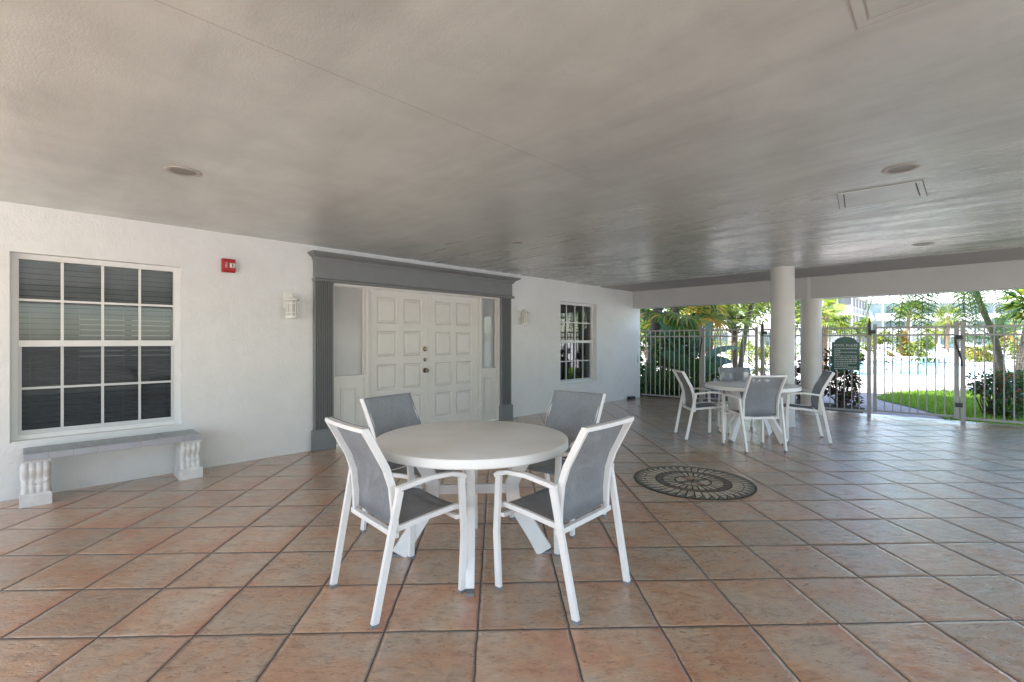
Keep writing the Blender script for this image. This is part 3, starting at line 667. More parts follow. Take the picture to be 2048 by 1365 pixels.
# ================================================================== FIXTURES
# wall lanterns
def sconce(px, py0, py1, label):
    s = Sx(px, 0.08); z0 = Zw(px, py1, 0.1); p = W(s, 0)
    H_ = 0.285
    r = empty('wall_lantern', (p.x, p.y, z0), WROT, label, 'wall lantern', 'white lanterns beside the entrance')
    # local: x along wall, -y outwards
    b = MB(); b.box(-0.055, 0.055, -0.014, -0.001, 0.12, H_ + 0.02); b.box(-0.045, 0.045, -0.022, -0.014, 0.13, H_ + 0.01); b.build('back_plate', M['lamp'], r, bevel=0.003)
    a = MB(); a.tube([(0, -0.02, 0.25), (0, -0.06, 0.262), (0, -0.095, 0.258), (0, -0.105, 0.235)], 0.011, 8); a.build('arm', M['lamp'], r, smooth=True)
    c = MB(); c.lathe([(0.0, 0.262), (0.022, 0.255), (0.03, 0.24), (0.05, 0.232), (0.072, 0.222), (0.078, 0.212), (0.078, 0.203), (0.062, 0.198)], (0, -0.105, 0), 24); c.build('cap', M['lamp'], r, smooth=True)
    l = MB(); l.lathe([(0.05, 0.035), (0.05, 0.2)], (0, -0.105, 0), 20); l.build('lamp_glass', M['lens'], r, smooth=True)
    k = MB()
    for i in range(8):
        an = 2 * PI * (i + .5) / 8; x, y = 0.058 * math.cos(an), -0.105 + 0.058 * math.sin(an)
        k.box(-0.004, 0.004, -0.004, 0.004, 0.03, 0.2, lambda q, x=x, y=y, an=an: Vector((x + q.x * math.cos(an) - q.y * math.sin(an), y + q.x * math.sin(an) + q.y * math.cos(an), q.z)))
    for z in (0.062, 0.165):
        k.lathe([(0.056, z), (0.0625, z), (0.0625, z + 0.007), (0.056, z + 0.007)], (0, -0.105, 0), 24, cap=False)
    k.build('cage', M['lamp'], r)
    q = MB(); q.lathe([(0.058, 0.0), (0.066, 0.004), (0.068, 0.012), (0.062, 0.034), (0.05, 0.036)], (0, -0.105, 0), 24); q.build('base_ring', M['lamp'], r, smooth=True)
sconce(582, 578, 637, 'white metal wall lantern left of the grey door surround')
sconce(1049, 611, 650, 'white metal wall lantern right of the grey door surround')
# fire alarm
p = W(Sx(457, 0.02), 0); fz = Zw(457, 545.5); fh = Zw(457, 518.5) - fz; fw_ = 0.125
r = empty('fire_alarm', (p.x, p.y, fz), WROT, 'red fire alarm horn strobe high on the white wall right of the large window', 'fire alarm')
b = MB(); b.box(-fw_ / 2, fw_ / 2, -0.035, -0.001, 0, fh); b.build('housing', M['red'], r, bevel=0.006)
b = MB(); b.box(-fw_ * .46, fw_ * .46, -0.062, -0.035, fh * .03, fh * .97); b.build('front_cover', M['red'], r, bevel=0.010)
b = MB(); b.box(0.0, 0.048, -0.075, -0.063, fh * .32, fh * .66); b.build('strobe_lens', M['clear'], r, bevel=0.004)
b = MB(); b.tube([(0.024, -0.0785, fh * .36), (0.024, -0.0785, fh * .62)], 0.006, 8); b.build('flash_tube', M['brass'], r)
b = MB()
for i, ch in enumerate('FIRE'):
    pass
fc = bpy.data.curves.new('fire_text', 'FONT'); fc.body = 'FIRE'; fc.size = 0.030; fc.extrude = 0.0008; fc.align_x = 'CENTER'; fc.align_y = 'CENTER'
to = bpy.data.objects.new('tmp_text', fc); COL.objects.link(to)
bpy.context.view_layer.update()
def text_mesh(body, size, name, mat, parent, mtx, extr=0.0006):
    c = bpy.data.curves.new(name, 'FONT'); c.body = body; c.size = size; c.extrude = extr; c.align_x = 'CENTER'; c.align_y = 'CENTER'
    t = bpy.data.objects.new('tmp', c); COL.objects.link(t); bpy.context.view_layer.update()
    dg = bpy.context.evaluated_depsgraph_get(); me = bpy.data.meshes.new_from_object(t.evaluated_get(dg)); bpy.data.objects.remove(t); bpy.data.curves.remove(c)
    me.transform(mtx); me.materials.clear(); me.materials.append(mat); o = bpy.data.objects.new(name, me); COL.objects.link(o); o.parent = parent; return o
bpy.data.objects.remove(to)
# FIRE reads downwards on the left of the cover
text_mesh('FIRE', 0.032, 'lettering', M['clear'], r, Matrix.Translation((-0.033, -0.0635, fh * .5)) @ Matrix.Rotation(PI / 2, 4, 'X') @ Matrix.Rotation(-PI / 2, 4, 'Z'))

# recessed ceiling lights
def downlight(px, py, R, label):
    d = (CEIL - CAMH) * F / (CY - py); x = (px - CX) / F * d
    r = empty('recessed_light', (x, d, CEIL), 0, label, 'ceiling light', 'round recessed lights in the patio ceiling')
    t = MB(); t.lathe([(R, -0.001), (R * .985, -0.004), (R * .92, -0.006), (R * .76, -0.006), (R * .70, -0.002)], (0, 0, 0), 40, cap=False); t.build('trim_ring', M['can_trim'], r, smooth=True)
    c = MB(); c.lathe([(R * .705, -0.003), (R * .62, -0.0022), (R * .40, -0.0018), (0.0001, -0.0016)], (0, 0, 0), 40, cap=False); c.build('reflector', M['can'], r, smooth=True)  # nearly flat disc; its dark colour stands in for the shaded recess
for a in ((367, 343, 0.105, 'round recessed light in the ceiling above the large window side'), (1802, 337, 0.10, 'round recessed light beside the ceiling access hatch'),
          (1848, 488, 0.10, 'round recessed light between the access hatch and the far beam'), (1034, 484.5, 0.075, 'small recessed light in the ceiling in front of the double doors'),
          (1312, 544.5, 0.08, 'farthest small recessed light near the wall corner and beam')): downlight(*a)
# access hatches
def ceil_pt(px, py): d = (CEIL - CAMH) * F / (CY - py); return Vector(((px - CX) / F * d, d, CEIL))
def hatch(c4, label, w=0.03, gap='dark'):
    c = sum(c4, Vector()) / 4; r = empty('access_hatch', c, 0, label, 'ceiling hatch')
    def ring(k0, k1, z0, z1, name, mat):
        b = MB()
        A = [(p - c) * k0 for p in c4]; B = [(p - c) * k1 for p in c4]
        for i in range(4):
            j = (i + 1) % 4
            b.hexa([A[i] + Vector((0, 0, z0)), A[j] + Vector((0, 0, z0)), B[j] + Vector((0, 0, z0)), B[i] + Vector((0, 0, z0)), A[i] + Vector((0, 0, z1)), A[j] + Vector((0, 0, z1)), B[j] + Vector((0, 0, z1)), B[i] + Vector((0, 0, z1))])
        b.build(name, mat, r)
    ring(1.0, 0.985, -0.002, -0.001, 'hatch_gap', M[gap]); ring(0.984, 0.86, -0.006 if gap == 'dark' else -0.0025, -0.001, 'hatch_frame', M['ceiling']); ring(0.859, 0.835 if gap == 'dark' else 0.85, -0.002, -0.001, 'hatch_gap', M[gap])
    b = MB(); q = [(p - c) * 0.829 for p in c4]; b.hexa([v + Vector((0, 0, -0.005 if gap == 'dark' else -0.002)) for v in q] + [v + Vector((0, 0, -0.001)) for v in q]); b.build('hatch_panel', M['ceiling'], r)
hatch([ceil_pt(1674, 387), ceil_pt(1846, 359), ceil_pt(1855, 391), ceil_pt(1679, 418)], 'square ceiling access hatch with grimy edges near the recessed light')

p0_ = Vector((1.252, 1.726, CEIL)); u_ = Vector((.737, -.676, 0)) * .5; v_ = Vector((-.676, -.737, 0)) * .5
hatch([p0_ + u_, p0_, p0_ + v_, p0_ + u_ + v_][::-1], 'ceiling access hatch cut by the top edge of the view', gap='can_trim')
# bench by the window
s0 = Sx(60, 0.30); s1 = Sx(385, 0.30)
r = empty('garden_bench', W(0.78, 0.22), WROT, 'white scrolled leg bench with a grey tiled top under the large window', 'bench')
c0 = W(0.78, 0.22)
def toW(s, o, z): q = W(s, o, z) - W(0.78, 0.22); return Vector((q.dot(WD), -q.dot(WN), z))
bs0, bs1, bo0, bo1, bz = Sx(45, 0.36), Sx(402, 0.37), 0.045, 0.40, 0.47
bz = Zw(42, 911, 0.40)
bt = MB()
def lb(mb, s0, s1, o0, o1, z0, z1):
    a = toW(s0, o0, 0); b = toW(s1, o1, 0); mb.box(min(a.x, b.x), max(a.x, b.x), min(a.y, b.y), max(a.y, b.y), z0, z1)
lb(bt, bs0 + .004, bs1 - .004, bo0 + .003, bo1 - .004, bz - 0.045, bz - 0.003); bt.build('bench_slab', M['benchgrout'], r)
tt = MB(); n = 8; wd = (bs1 - bs0 - 0.03) / n
tk = MB()
for i in range(n):
    a = bs0 + 0.015 + wd * i
    lb(tt, a + .002, a + wd - .002, bo0 + 0.005, bo0 + 0.17, bz - 0.0028, bz); lb(tt, a + .002, a + wd - .002, bo0 + 0.174, bo1 - 0.034, bz - 0.0028, bz)
n = 8; wd = (bs1 - bs0) / n
for i in range(n): a = bs0 + wd * i; lb(tk, a + .0025, a + wd - .0025, bo1 - 0.03, bo1, bz - 0.052, bz)
for i in range(2):
    a = bo0 + 0.163 * i; 
    for e in (0, 1):
        x0 = bs0 - 0.001 if e == 0 else bs1 - 0.012
        lb(tk, x0, x0 + 0.013, a + .002, a + 0.160, bz - 0.052, bz)
tt.build('top_tiles', M['benchtop'], r, bevel=0.0012); tk.build('edge_tiles', M['benchedge'], r, bevel=0.004)
def scroll_leg(sc):
    g_ = MB(); z0 = 0.0; zt = bz - 0.053; wdt = 0.165; o0, o1 = 0.07, 0.345
    lb(g_, sc - wdt / 2 - .010, sc + wdt / 2 + .010, o0, o1 + 0.008, 0.0, 0.085)
    lb(g_, sc - wdt / 2 - .004, sc + wdt / 2 + .004, o0 + .005, o1 + 0.002, 0.085, 0.10)
    lb(g_, sc - wdt / 2 - .004, sc + wdt / 2 + .004, o0 + .005, o1 + 0.002, zt - 0.025, zt)
    # fluted front: sweep of an S-profile, five reeds
    nz = 30; prof = []
    for i in range(nz + 1):
        t = i / nz; z = 0.10 + (zt - 0.025 - 0.10) * t
        bul = 0.022 * math.exp(-((t - 0.78) / 0.2) ** 2) - 0.020 * math.exp(-((t - 0.42) / 0.18) ** 2) + 0.010 * math.exp(-((t - 0.10) / 0.14) ** 2)
        prof.append((z, bul))
    nx = 40; vs = []
    for z, bul in prof:
        t = (z - 0.10) / (zt - 0.125)
        for k in range(nx + 1):
            u = k / nx; x = sc - wdt / 2 + wdt * u
            ree = 0.013 * abs(math.sin(u * PI * 4.0)) ** .8
            ree += 0.016 * math.exp(-((t - 0.30 - 0.10 * ((2 * u - 1) ** 2)) / 0.045) ** 2) * max(0, 1 - (2 * u - 1) ** 4)
            side = 0.014 * (1 - (2 * u - 1) ** 8)
            vs.append(toW(x, o1 - 0.035 + bul + ree + side, z))
    for z, bul in prof: vs.append(toW(sc - wdt / 2, o0 + 0.02, z)); vs.append(toW(sc + wdt / 2, o0 + 0.02, z))
    m_ = nx + 1; fs = []; base = len(prof) * m_
    for i in range(nz):
        for k in range(nx): a = i * m_ + k; fs.append((a, a + 1, a + m_ + 1, a + m_))
        fs.append((i * m_, (i + 1) * m_, base + 2 * (i + 1), base + 2 * i)); fs.append((i * m_ + nx, base + 2 * i + 1, base + 2 * (i + 1) + 1, (i + 1) * m_ + nx))
        fs.append((base + 2 * i, base + 2 * i + 2, base + 2 * i + 3, base + 2 * i + 1))
    g_.raw(vs, fs)
    # side scroll
    for sgn in (-1, 1):
        pth = []
        for i in range(22):
            a = i / 21 * 2.2 * 2 * PI * .6; rr = 0.045 * (1 - i / 24)
            pth.append(toW(sc + sgn * (wdt / 2), 0.21 + rr * math.cos(a), zt - 0.11 + rr * math.sin(a)))
        g_.tube(pth, 0.007, 6)
        pth = []
        for i in range(14):
            t = i / 13; pth.append(toW(sc + sgn * (wdt / 2), 0.13 + 0.10 * math.sin(t * PI * 1.1), 0.12 + 0.15 * t))
        g_.tube(pth, 0.007, 6)
    g_.build('bench_leg', M['stone'], r)
scroll_leg(Sx(68, 0.345) + 0.01); scroll_leg(Sx(384, 0.345) - 0.005)

# small black box on the floor
p = W(Sx(1262, 0.05), 0.06); r = empty('bait_station', p, WROT, 'small black box on the floor at the far end of the wall', 'box')
b = MB(); b.box(-0.10, 0.10, -0.05, 0.05, 0, 0.045); b.build('box_body', M['black'], r, bevel=0.008)
b = MB(); b.box(-0.092, 0.092, -0.044, 0.044, 0.046, 0.056); b.build('box_lid', M['black'], r, bevel=0.004)

# ================================================================== FURNITURE
def chair(label, group):
    r = empty('patio_chair', (0, 0, 0), 0, label, 'chair', group)
    a_, b_ = 0.011, 0.017     # half thickness across, half depth
    HW = 0.262                # half width at the arms
    P_ = RECT(a_, b_)
    for sg in (-1, 1):
        y = sg * HW; yr = sg * (HW - 0.022)
        l = MB(); l.sweep([(0.475, sg * (HW - 0.005), 0.012), (0.485, y, 0.30), (0.468, y, 0.600)], P_, side=(0, 1, 0)); lo = l.build('leg', M['alu'], r, bevel=0.002)
        f = MB(); f.box(0.475 - .018, 0.475 + .018, sg * (HW - 0.005) - .013, sg * (HW - 0.005) + .013, 0, 0.014); f.build('foot_cap', M['cap'], lo)
        l = MB(); l.sweep([(0.0, yr, 0.012), (0.115, y, 0.600)], P_, side=(0, 1, 0)); lo = l.build('leg', M['alu'], r, bevel=0.002)
        f = MB(); f.box(-0.019, 0.019, yr - .013, yr + .013, 0, 0.014); f.build('foot_cap', M['cap'], lo)
        l = MB(); pth = [(0.098, y, 0.608), (0.14, y, 0.616), (0.28, y, 0.632), (0.40, y, 0.628), (0.470, y, 0.610), (0.490, y, 0.594)]
        l.sweep(pth, RECT(0.016, 0.011), side=(0, 1, 0)); l.build('armrest', M['alu'], r, bevel=0.003)
    # bent frame carrying seat and back
    for sg in (-1, 1):
        y = sg * 0.215
        f = MB(); f.sweep([(0.520, y, 0.395), (0.505, y, 0.425), (0.46, y, 0.436), (0.30, y, 0.425), (0.105, y, 0.405)], RECT(0.010, 0.013), side=(0, 1, 0)); f.build('seat_rail', M['alu'], r, bevel=0.002)
        f = MB(); f.sweep([(0.115, y, 0.385), (0.112, y, 0.50), (0.100, y, 0.61), (0.070, y, 0.70), (0.0, y, 0.83), (-0.035, y, 0.892)], RECT(0.010, 0.017), side=(0, 1, 0)); f.build('back_post', M['alu'], r, bevel=0.002)
    # top rail bows backwards
    f = MB(); n = 8; pth = [(-0.034 - 0.014 * (1 - (2 * i / n - 1) ** 2), -0.224 + 0.448 * i / n, 0.892) for i in range(n + 1)]
    f.sweep(pth, RECT(0.017, 0.010)); f.build('top_rail', M['alu'], r, bevel=0.002)
    f = MB(); f.box(0.095, 0.123, -0.240, 0.240, 0.372, 0.398); f.build('cross_rail', M['alu'], r, bevel=0.002); f = MB(); f.box(0.44, 0.462, -0.255, 0.255, 0.382, 0.402); f.build('cross_rail', M['alu'], r, bevel=0.002)
    def sling(name, pth, sag, HWs=0.205):
        n = 10; vs = []
        for (x, z, sgk) in pth:
            for k in range(n + 1):
                u = 2 * k / n - 1; y = HWs * u; vs.append(Vector((x - sgk[0] * (1 - u * u), y, z - sgk[1] * (1 - u * u))))
        fs = [(i * (n + 1) + k, i * (n + 1) + k + 1, (i + 1) * (n + 1) + k + 1, (i + 1) * (n + 1) + k) for i in range(len(pth) - 1) for k in range(n)]
        m = MB(); m.raw(vs, fs); o = m.build(name, M['fabric'], r, smooth=True)
        so = o.modifiers.new('thick', 'SOLIDIFY'); so.thickness = 0.003; so.offset = 0
    sling('seat', [(0.515, 0.402, (0, .004)), (0.507, 0.422, (0, .008)), (0.46, 0.436, (0, .012)), (0.38, 0.431, (0, .018)), (0.30, 0.425, (0, .02)), (0.2, 0.415, (0, .016)), (0.13, 0.41, (0, .010))], 0)
    sling('backrest', [(0.128, 0.41, (.004, 0)), (0.131, 0.50, (.020, 0)), (0.120, 0.61, (.024, 0)), (0.090, 0.70, (.024, 0)), (0.054, 0.765, (.024, 0)), (0.020, 0.83, (.022, 0)), (-0.010, 0.888, (.018, 0)), (-0.014, 0.905, (.016, 0))], 0, 0.219)
    return r
def table(label, loc, rz):
    r = empty('round_table', loc, rz, label, 'table', 'round white patio tables')
    R_ = 0.58; t = MB()
    t.lathe([(R_ - 0.03, 0.668), (R_ - 0.006, 0.668), (R_, 0.674), (R_, 0.710), (R_ - 0.004, 0.717), (R_ - 0.012, 0.720)], (0, 0, 0), 96)
    t.build('tabletop', M['table'], r, smooth=True)
    legs = []
    for k in range(4):
        an = k * PI / 2; ca, sa = math.cos(an), math.sin(an)
        pth = [(0.345, 0.668), (0.322, 0.60), (0.278, 0.52), (0.240, 0.43), (0.247, 0.34), (0.30, 0.24), (0.370, 0.13), (0.437, 0.014)]
        hw = [0.050, 0.046, 0.040, 0.036, 0.038, 0.040, 0.042, 0.046]
        m = MB(); m.sweep([(x * ca, x * sa, z) for x, z in pth], [[(-0.022, -h), (-0.012, -h - .004), (0.012, -h - .004), (0.022, -h), (0.022, h), (0.012, h + .004), (-0.012, h + .004), (-0.022, h)] for h in hw], side=(-sa, ca, 0))
        lo = m.build('leg', M['alu'], r, smooth=True)
        f = MB(); f.box(-0.040, 0.048, -0.020, 0.020, 0.0, 0.0135, lambda q: Vector((0.437 * ca + q.x * ca - q.y * sa, 0.437 * sa + q.x * sa + q.y * ca, q.z))); f.build('foot_cap', M['cap'], lo)
    s_ = MB()
    for k in range(2):
        an = k * PI / 2; ca, sa = math.cos(an), math.sin(an); dz = 0.0 if k == 0 else 0.0
        if k == 0: s_.sweep([(-0.22, 0, 0.40), (0.22, 0, 0.40)], RECT(0.014, 0.028))
        else:
            s_.sweep([(0, -0.22, 0.4), (0, -0.0142, 0.4)], RECT(0.014, 0.026)); s_.sweep([(0, 0.0142, 0.4), (0, 0.22, 0.4)], RECT(0.014, 0.026))
    s_.build('stretcher', M['alu'], r, bevel=0.003)
    u = MB(); u.lathe([(0.30, 0.645), (0.33, 0.645), (0.33, 0.667), (0.30, 0.667)], (0, 0, 0), 48); u.build('support_ring', M['alu'], r)
    return r
T1 = (-0.24, 2.9, 0); T2 = (3.2, 6.36, 0)
t1 = table('round white table in the foreground with four chairs', T1, math.radians(3))
t2 = dup(t1, None, T2, math.radians(32), 'round white table beside the round columns near the fence')
c1 = chair('grey sling chair at the near table, front left, its back to the camera', 'grey sling chairs round the near table')
def put(c, x, y, deg): c.location = (x, y, 0); c.rotation_euler = (0, 0, math.radians(deg))
put(c1, -0.785, 2.336, 42)
c = dup(c1, None, None, None, 'grey sling chair at the near table, front right, its back to the camera'); put(c, 0.455, 2.367, 138)
c = dup(c1, None, None, None, 'grey sling chair behind the near table, in front of the double doors'); put(c, -0.885, 3.44, -33)
c = dup(c1, None, None, None, 'grey sling chair behind the near table on its right, towards the small window'); put(c, 0.50, 3.68, -129)
G2 = 'grey sling chairs round the far table'
for (x, y, dg, lb_) in ((2.29, 6.45, -3, 'grey sling chair at the far table, side on, left of the table facing right'),
                        (2.965, 5.54, 95, 'grey sling chair in front of the far table with its back to the camera'),
                        (4.10, 6.20, 158, 'grey sling chair right of the far table facing left, in front of the column'),
                        (3.33, 7.10, -94, 'see through grey sling chair behind the far table, facing the camera')):
    c = dup(c1, None, None, None, lb_); put(c, x, y, dg); c['group'] = G2

# ================================================================== FLOOR MEDALLION
mc = Vector((1.675, 4.40, 0)); MR = 0.53
mats = [painted('medallion_grout', (0.05, 0.045, 0.035), 0.6), painted('medallion_cream', (0.62, 0.56, 0.45), 0.4, 0.15, 20), painted('medallion_green', (0.12, 0.12, 0.09), 0.35, 0.3, 20),
        painted('medallion_brown', (0.15, 0.09, 0.065), 0.35, 0.3, 20), painted('medallion_rose', (0.36, 0.19, 0.16), 0.4, 0.15, 20), painted('medallion_tan', (0.50, 0.42, 0.31), 0.4, 0.15, 20)]
md = MB(); md.cm = 0; md.lathe([(MR, -0.001), (MR, 0.003)], (0, 0, 0), 96)
def wedge(r0, r1, a0, a1, m, z=0.0045, s0=0.0, s1=0.0):
    md.cm = m; P4 = [(r0, a0), (r0, a1), (r1, a1 + s1), (r1, a0 + s1)]
    md.face([(r * math.cos(a), r * math.sin(a), z) for r, a in P4])
def tri(p, m, z=0.0045): md.cm = m; md.face([(r * math.cos(a), r * math.sin(a), z) for r, a in p])
rr = random.Random(3)
N = 40
for i in range(N):
    a = 2 * PI * i / N; w = 2 * PI / N; g_ = w * 0.10
    wedge(0.335 * 1.0, 0.425, a + g_, a + w - g_, 5 if rr.random() < .4 else 1)
    # outer saw-tooth: cream tooth against green
    tri([(0.432, a + g_), (0.432, a + w - g_), (0.512, a + w * .15)], 1); tri([(0.436, a + w - g_ * .5), (0.516, a + w * .30), (0.516, a + w * 1.05)], 2)
N = 28
for i in range(N):
    a = 2 * PI * i / N; w = 2 * PI / N; g_ = w * 0.12
    wedge(0.165, 0.262, a + g_, a + w - g_ * 1.5, 1 if rr.random() < .7 else 5)
N = 14
for i in range(N):
    a = 2 * PI * i / N; w = 2 * PI / N; g_ = w * 0.05
    tri([(0.272, a + g_), (0.272, a + w - g_), (0.325, a + w * .5)], 3 if i % 2 else 2); tri([(0.326, a + w * .56), (0.276, a + w * 1.0), (0.326, a + w * 1.44)], 3 if rr.random() < .5 else 2)
for k in range(4):
    a = k * PI / 2 + 0.8
    for sg in (-1, 1):
        tri([(0.05, a + sg * .05), (0.155, a + sg * 0.03), (0.145, a + sg * 0.62), (0.09, a + sg * 0.5)][:: 1], 1 if k % 2 else 5)
    b_ = a + PI / 4
    tri([(0.008, b_), (0.07, b_ - 0.5), (0.15, b_), (0.07, b_ + .5)], (4, 2, 4, 2)[k], 0.0055)
mo = md.build('floor_medallion', mats, None); mo.location = mc; mo.rotation_euler = (0, 0, 0.3)
tag(mo, 'round mosaic medallion of cream, green and brown pieces set in the tile floor', 'floor medallion')

# ================================================================== FENCE AND GATES
PIT = 0.108
def rails(mb, t0, t1, zs_=(0.07, 1.40, 1.53), hw=0.0125, hh=0.015):
    for z in zs_: mb.sweep([FP(t0, 0, z), FP(t1, 0, z)], RECT(hw, hh))
def fence_part(mb, name, par, mat='fence', **k): return part(mb, name, M[mat], par, **k)
def post(t, par, w=0.029, h=1.60, name='post', z0=0.0):
    m = MB(); m.box(-w, w, -w, w, z0, h, lambda q: FP(t + q.x, q.y, q.z)); o = fence_part(m, name, par)
    c = MB(); c.box(-w - .003, w + .003, -w - .003, w + .003, h, h + 0.012, lambda q: FP(t + q.x, q.y, q.z)); c.build('post_cap', M['fence'], o); return o
def section(t0, t1, label, name='metal_fence', posts=(), cat='fence', gate=False, zb=0.07):
    r = empty(name, FP(t0), 0, label, cat, 'pool fence panels and gates')
    for zr_ in (zb, 1.40, 1.53): m = MB(); rails(m, t0, t1, (zr_,)); fence_part(m, 'rail', r)
    n = max(1, round((t1 - t0) / PIT)); st_ = (t1 - t0) / n
    for i in range(1, n):
        t = t0 + st_ * i; m = MB(); m.box(-0.0078, 0.0078, -0.0078, 0.0078, zb + 0.015 if True else 0, 1.530 - .015, lambda q: FP(t + q.x, q.y, q.z)); fence_part(m, 'picket', r)
    for p_ in posts: post(p_, r)
    return r
tA = Ft(1402); tG0 = Ft(1410); tG1 = Ft(1513); tB = Ft(1525); tC = Ft(1738); tD0 = Ft(1750); tD1 = Ft(1913); tE = Ft(1926)
r = section(0.02, tA - 0.03, 'short fence panel between the wall end and the first narrow gate', posts=(tA,))
r = section(tA + 0.075, tG1 - 0.03, 'narrow pool gate with a hanging handle seen behind the far table', 'pool_gate', cat='gate', posts=(), zb=0.09)
post(tA + 0.058, r, 0.022, 1.57, 'gate_stile', 0.06); post(tG1 - 0.0, r, 0.024, 1.57, 'gate_stile', 0.06)
m = MB(); m.tube([FP(tA + .01, -0.05, 1.36), FP(tA + 0.03, -0.06, 1.38), FP(tA + 0.04, -0.065, 1.33), FP(tA + 0.01, -0.05, 1.20), FP(tA - 0.01, -0.045, 1.05), FP(tA - 0.02, -0.045, 0.96)], 0.012, 8); fence_part(m, 'pull_strap', r, 'black', smooth=True)
r = section(tB + 0.03, tC - 0.03, 'fence panel behind the columns carrying the green rules sign', posts=(tB, tC))
def latch(t, par):
    m = MB(); m.box(-0.018, 0.018, -0.052, -0.031, 1.40, 1.64, lambda q: FP(t + q.x, q.y, q.z)); m.box(-0.009, 0.009, -0.05, -0.032, 1.64, 1.70, lambda q: FP(t + q.x, q.y, q.z)); m.box(0.018, 0.08, -0.052, -0.034, 1.43, 1.49, lambda q: FP(t + q.x, q.y, q.z)); fence_part(m, 'latch', par, 'black', bevel=0.003)
latch(tB + 0.01, r); latch(tC + 0.012, r)
r = section(tD0 + 0.02, tD1 - 0.03, 'wide pool gate standing in front of the lawn and the pool', 'pool_gate', cat='gate', zb=0.09)
post(tD0, r, 0.026, 1.58, 'gate_stile', 0.06); post(tD1, r, 0.029, 1.60, 'gate_stile', 0.06)
for z in (0.28, 1.36):
    m = MB(); m.box(-0.035, 0.05, -0.05, -0.032, z - 0.035, z + 0.035, lambda q: FP(tD1 + 0.02 + q.x, q.y, q.z)); fence_part(m, 'hinge', r, 'black', bevel=0.003)
m = MB(); m.tube([FP(tD1 - 0.02, -0.05, 1.37), FP(tD1 - 0.01, -0.06, 1.25), FP(tD1 + 0.03, -0.065, 1.12), FP(tD1 + 0.05, -0.06, 1.02), FP(tD1 + 0.06, -0.06, 0.90)], 0.013, 8); fence_part(m, 'pull_strap', r, 'black', smooth=True)
r = section(tE + 0.03, tE + 2.6, 'fence panel at the right edge in front of the branching shrub', posts=(tE, tE + 2.62))
r = section(tE + 2.65, tE + 5.2, 'fence panel beyond the right edge of the view', posts=(tE + 5.22,))

# sign
ts0, ts1 = Ft(1663.5, -0.03), Ft(1719.6, -0.03); tm = (ts0 + ts1) / 2; hw = (ts1 - ts0) / 2; zb_, zs1, zt_ = 0.775, 1.31, 1.375
r = empty('pool_rules_sign', FP(tm, -0.03, zb_), math.atan2(FD.y, FD.x), 'dark green arched pool rules sign with pale lettering hung on the fence', 'sign')
poly = [(-hw, 0), (hw, 0), (hw, zs1 - zb_ - 0.03)]
ar = hw * 0.80
poly += [(ar * math.cos(a), zs1 - zb_ - 0.03 + (zt_ - zs1 + 0.03) * math.sin(a)) for a in [PI * k / 14 for k in range(15)]]
poly += [(-hw, zs1 - zb_ - 0.03)]
m = MB(); n = len(poly); m.raw([(x, -0.004, z) for x, z in poly] + [(x, 0.004, z) for x, z in poly], [tuple(range(n)), tuple(range(n, 2 * n))[::-1]] + [(i, n + i, n + (i + 1) % n, (i + 1) % n) for i in range(n)])
so = m.build('sign_board', M['sign'], r)
TXm = lambda z: Matrix.Translation((0, -0.0052, z)) @ Matrix.Rotation(PI / 2, 4, 'X')
text_mesh('POOL RULES', 0.062, 'lettering', M['sign_text'], r, TXm(zs1 - zb_ - 0.09))
ln = MB(); rr = random.Random(5); z = zs1 - zb_ - 0.15
for i in range(12):
    x = -hw * .82; end = hw * (0.8 if i not in (1, 3, 9) else rr.uniform(-.4, .2))
    while x < end:
        w_ = rr.uniform(0.02, 0.06); w_ = min(w_, end - x)
        ln.box(x, x + w_, -0.0056, -0.0045, z, z + 0.010); x += w_ + 0.008
    z -= 0.033
ln.build('rule_lines', M['sign_text'], r)

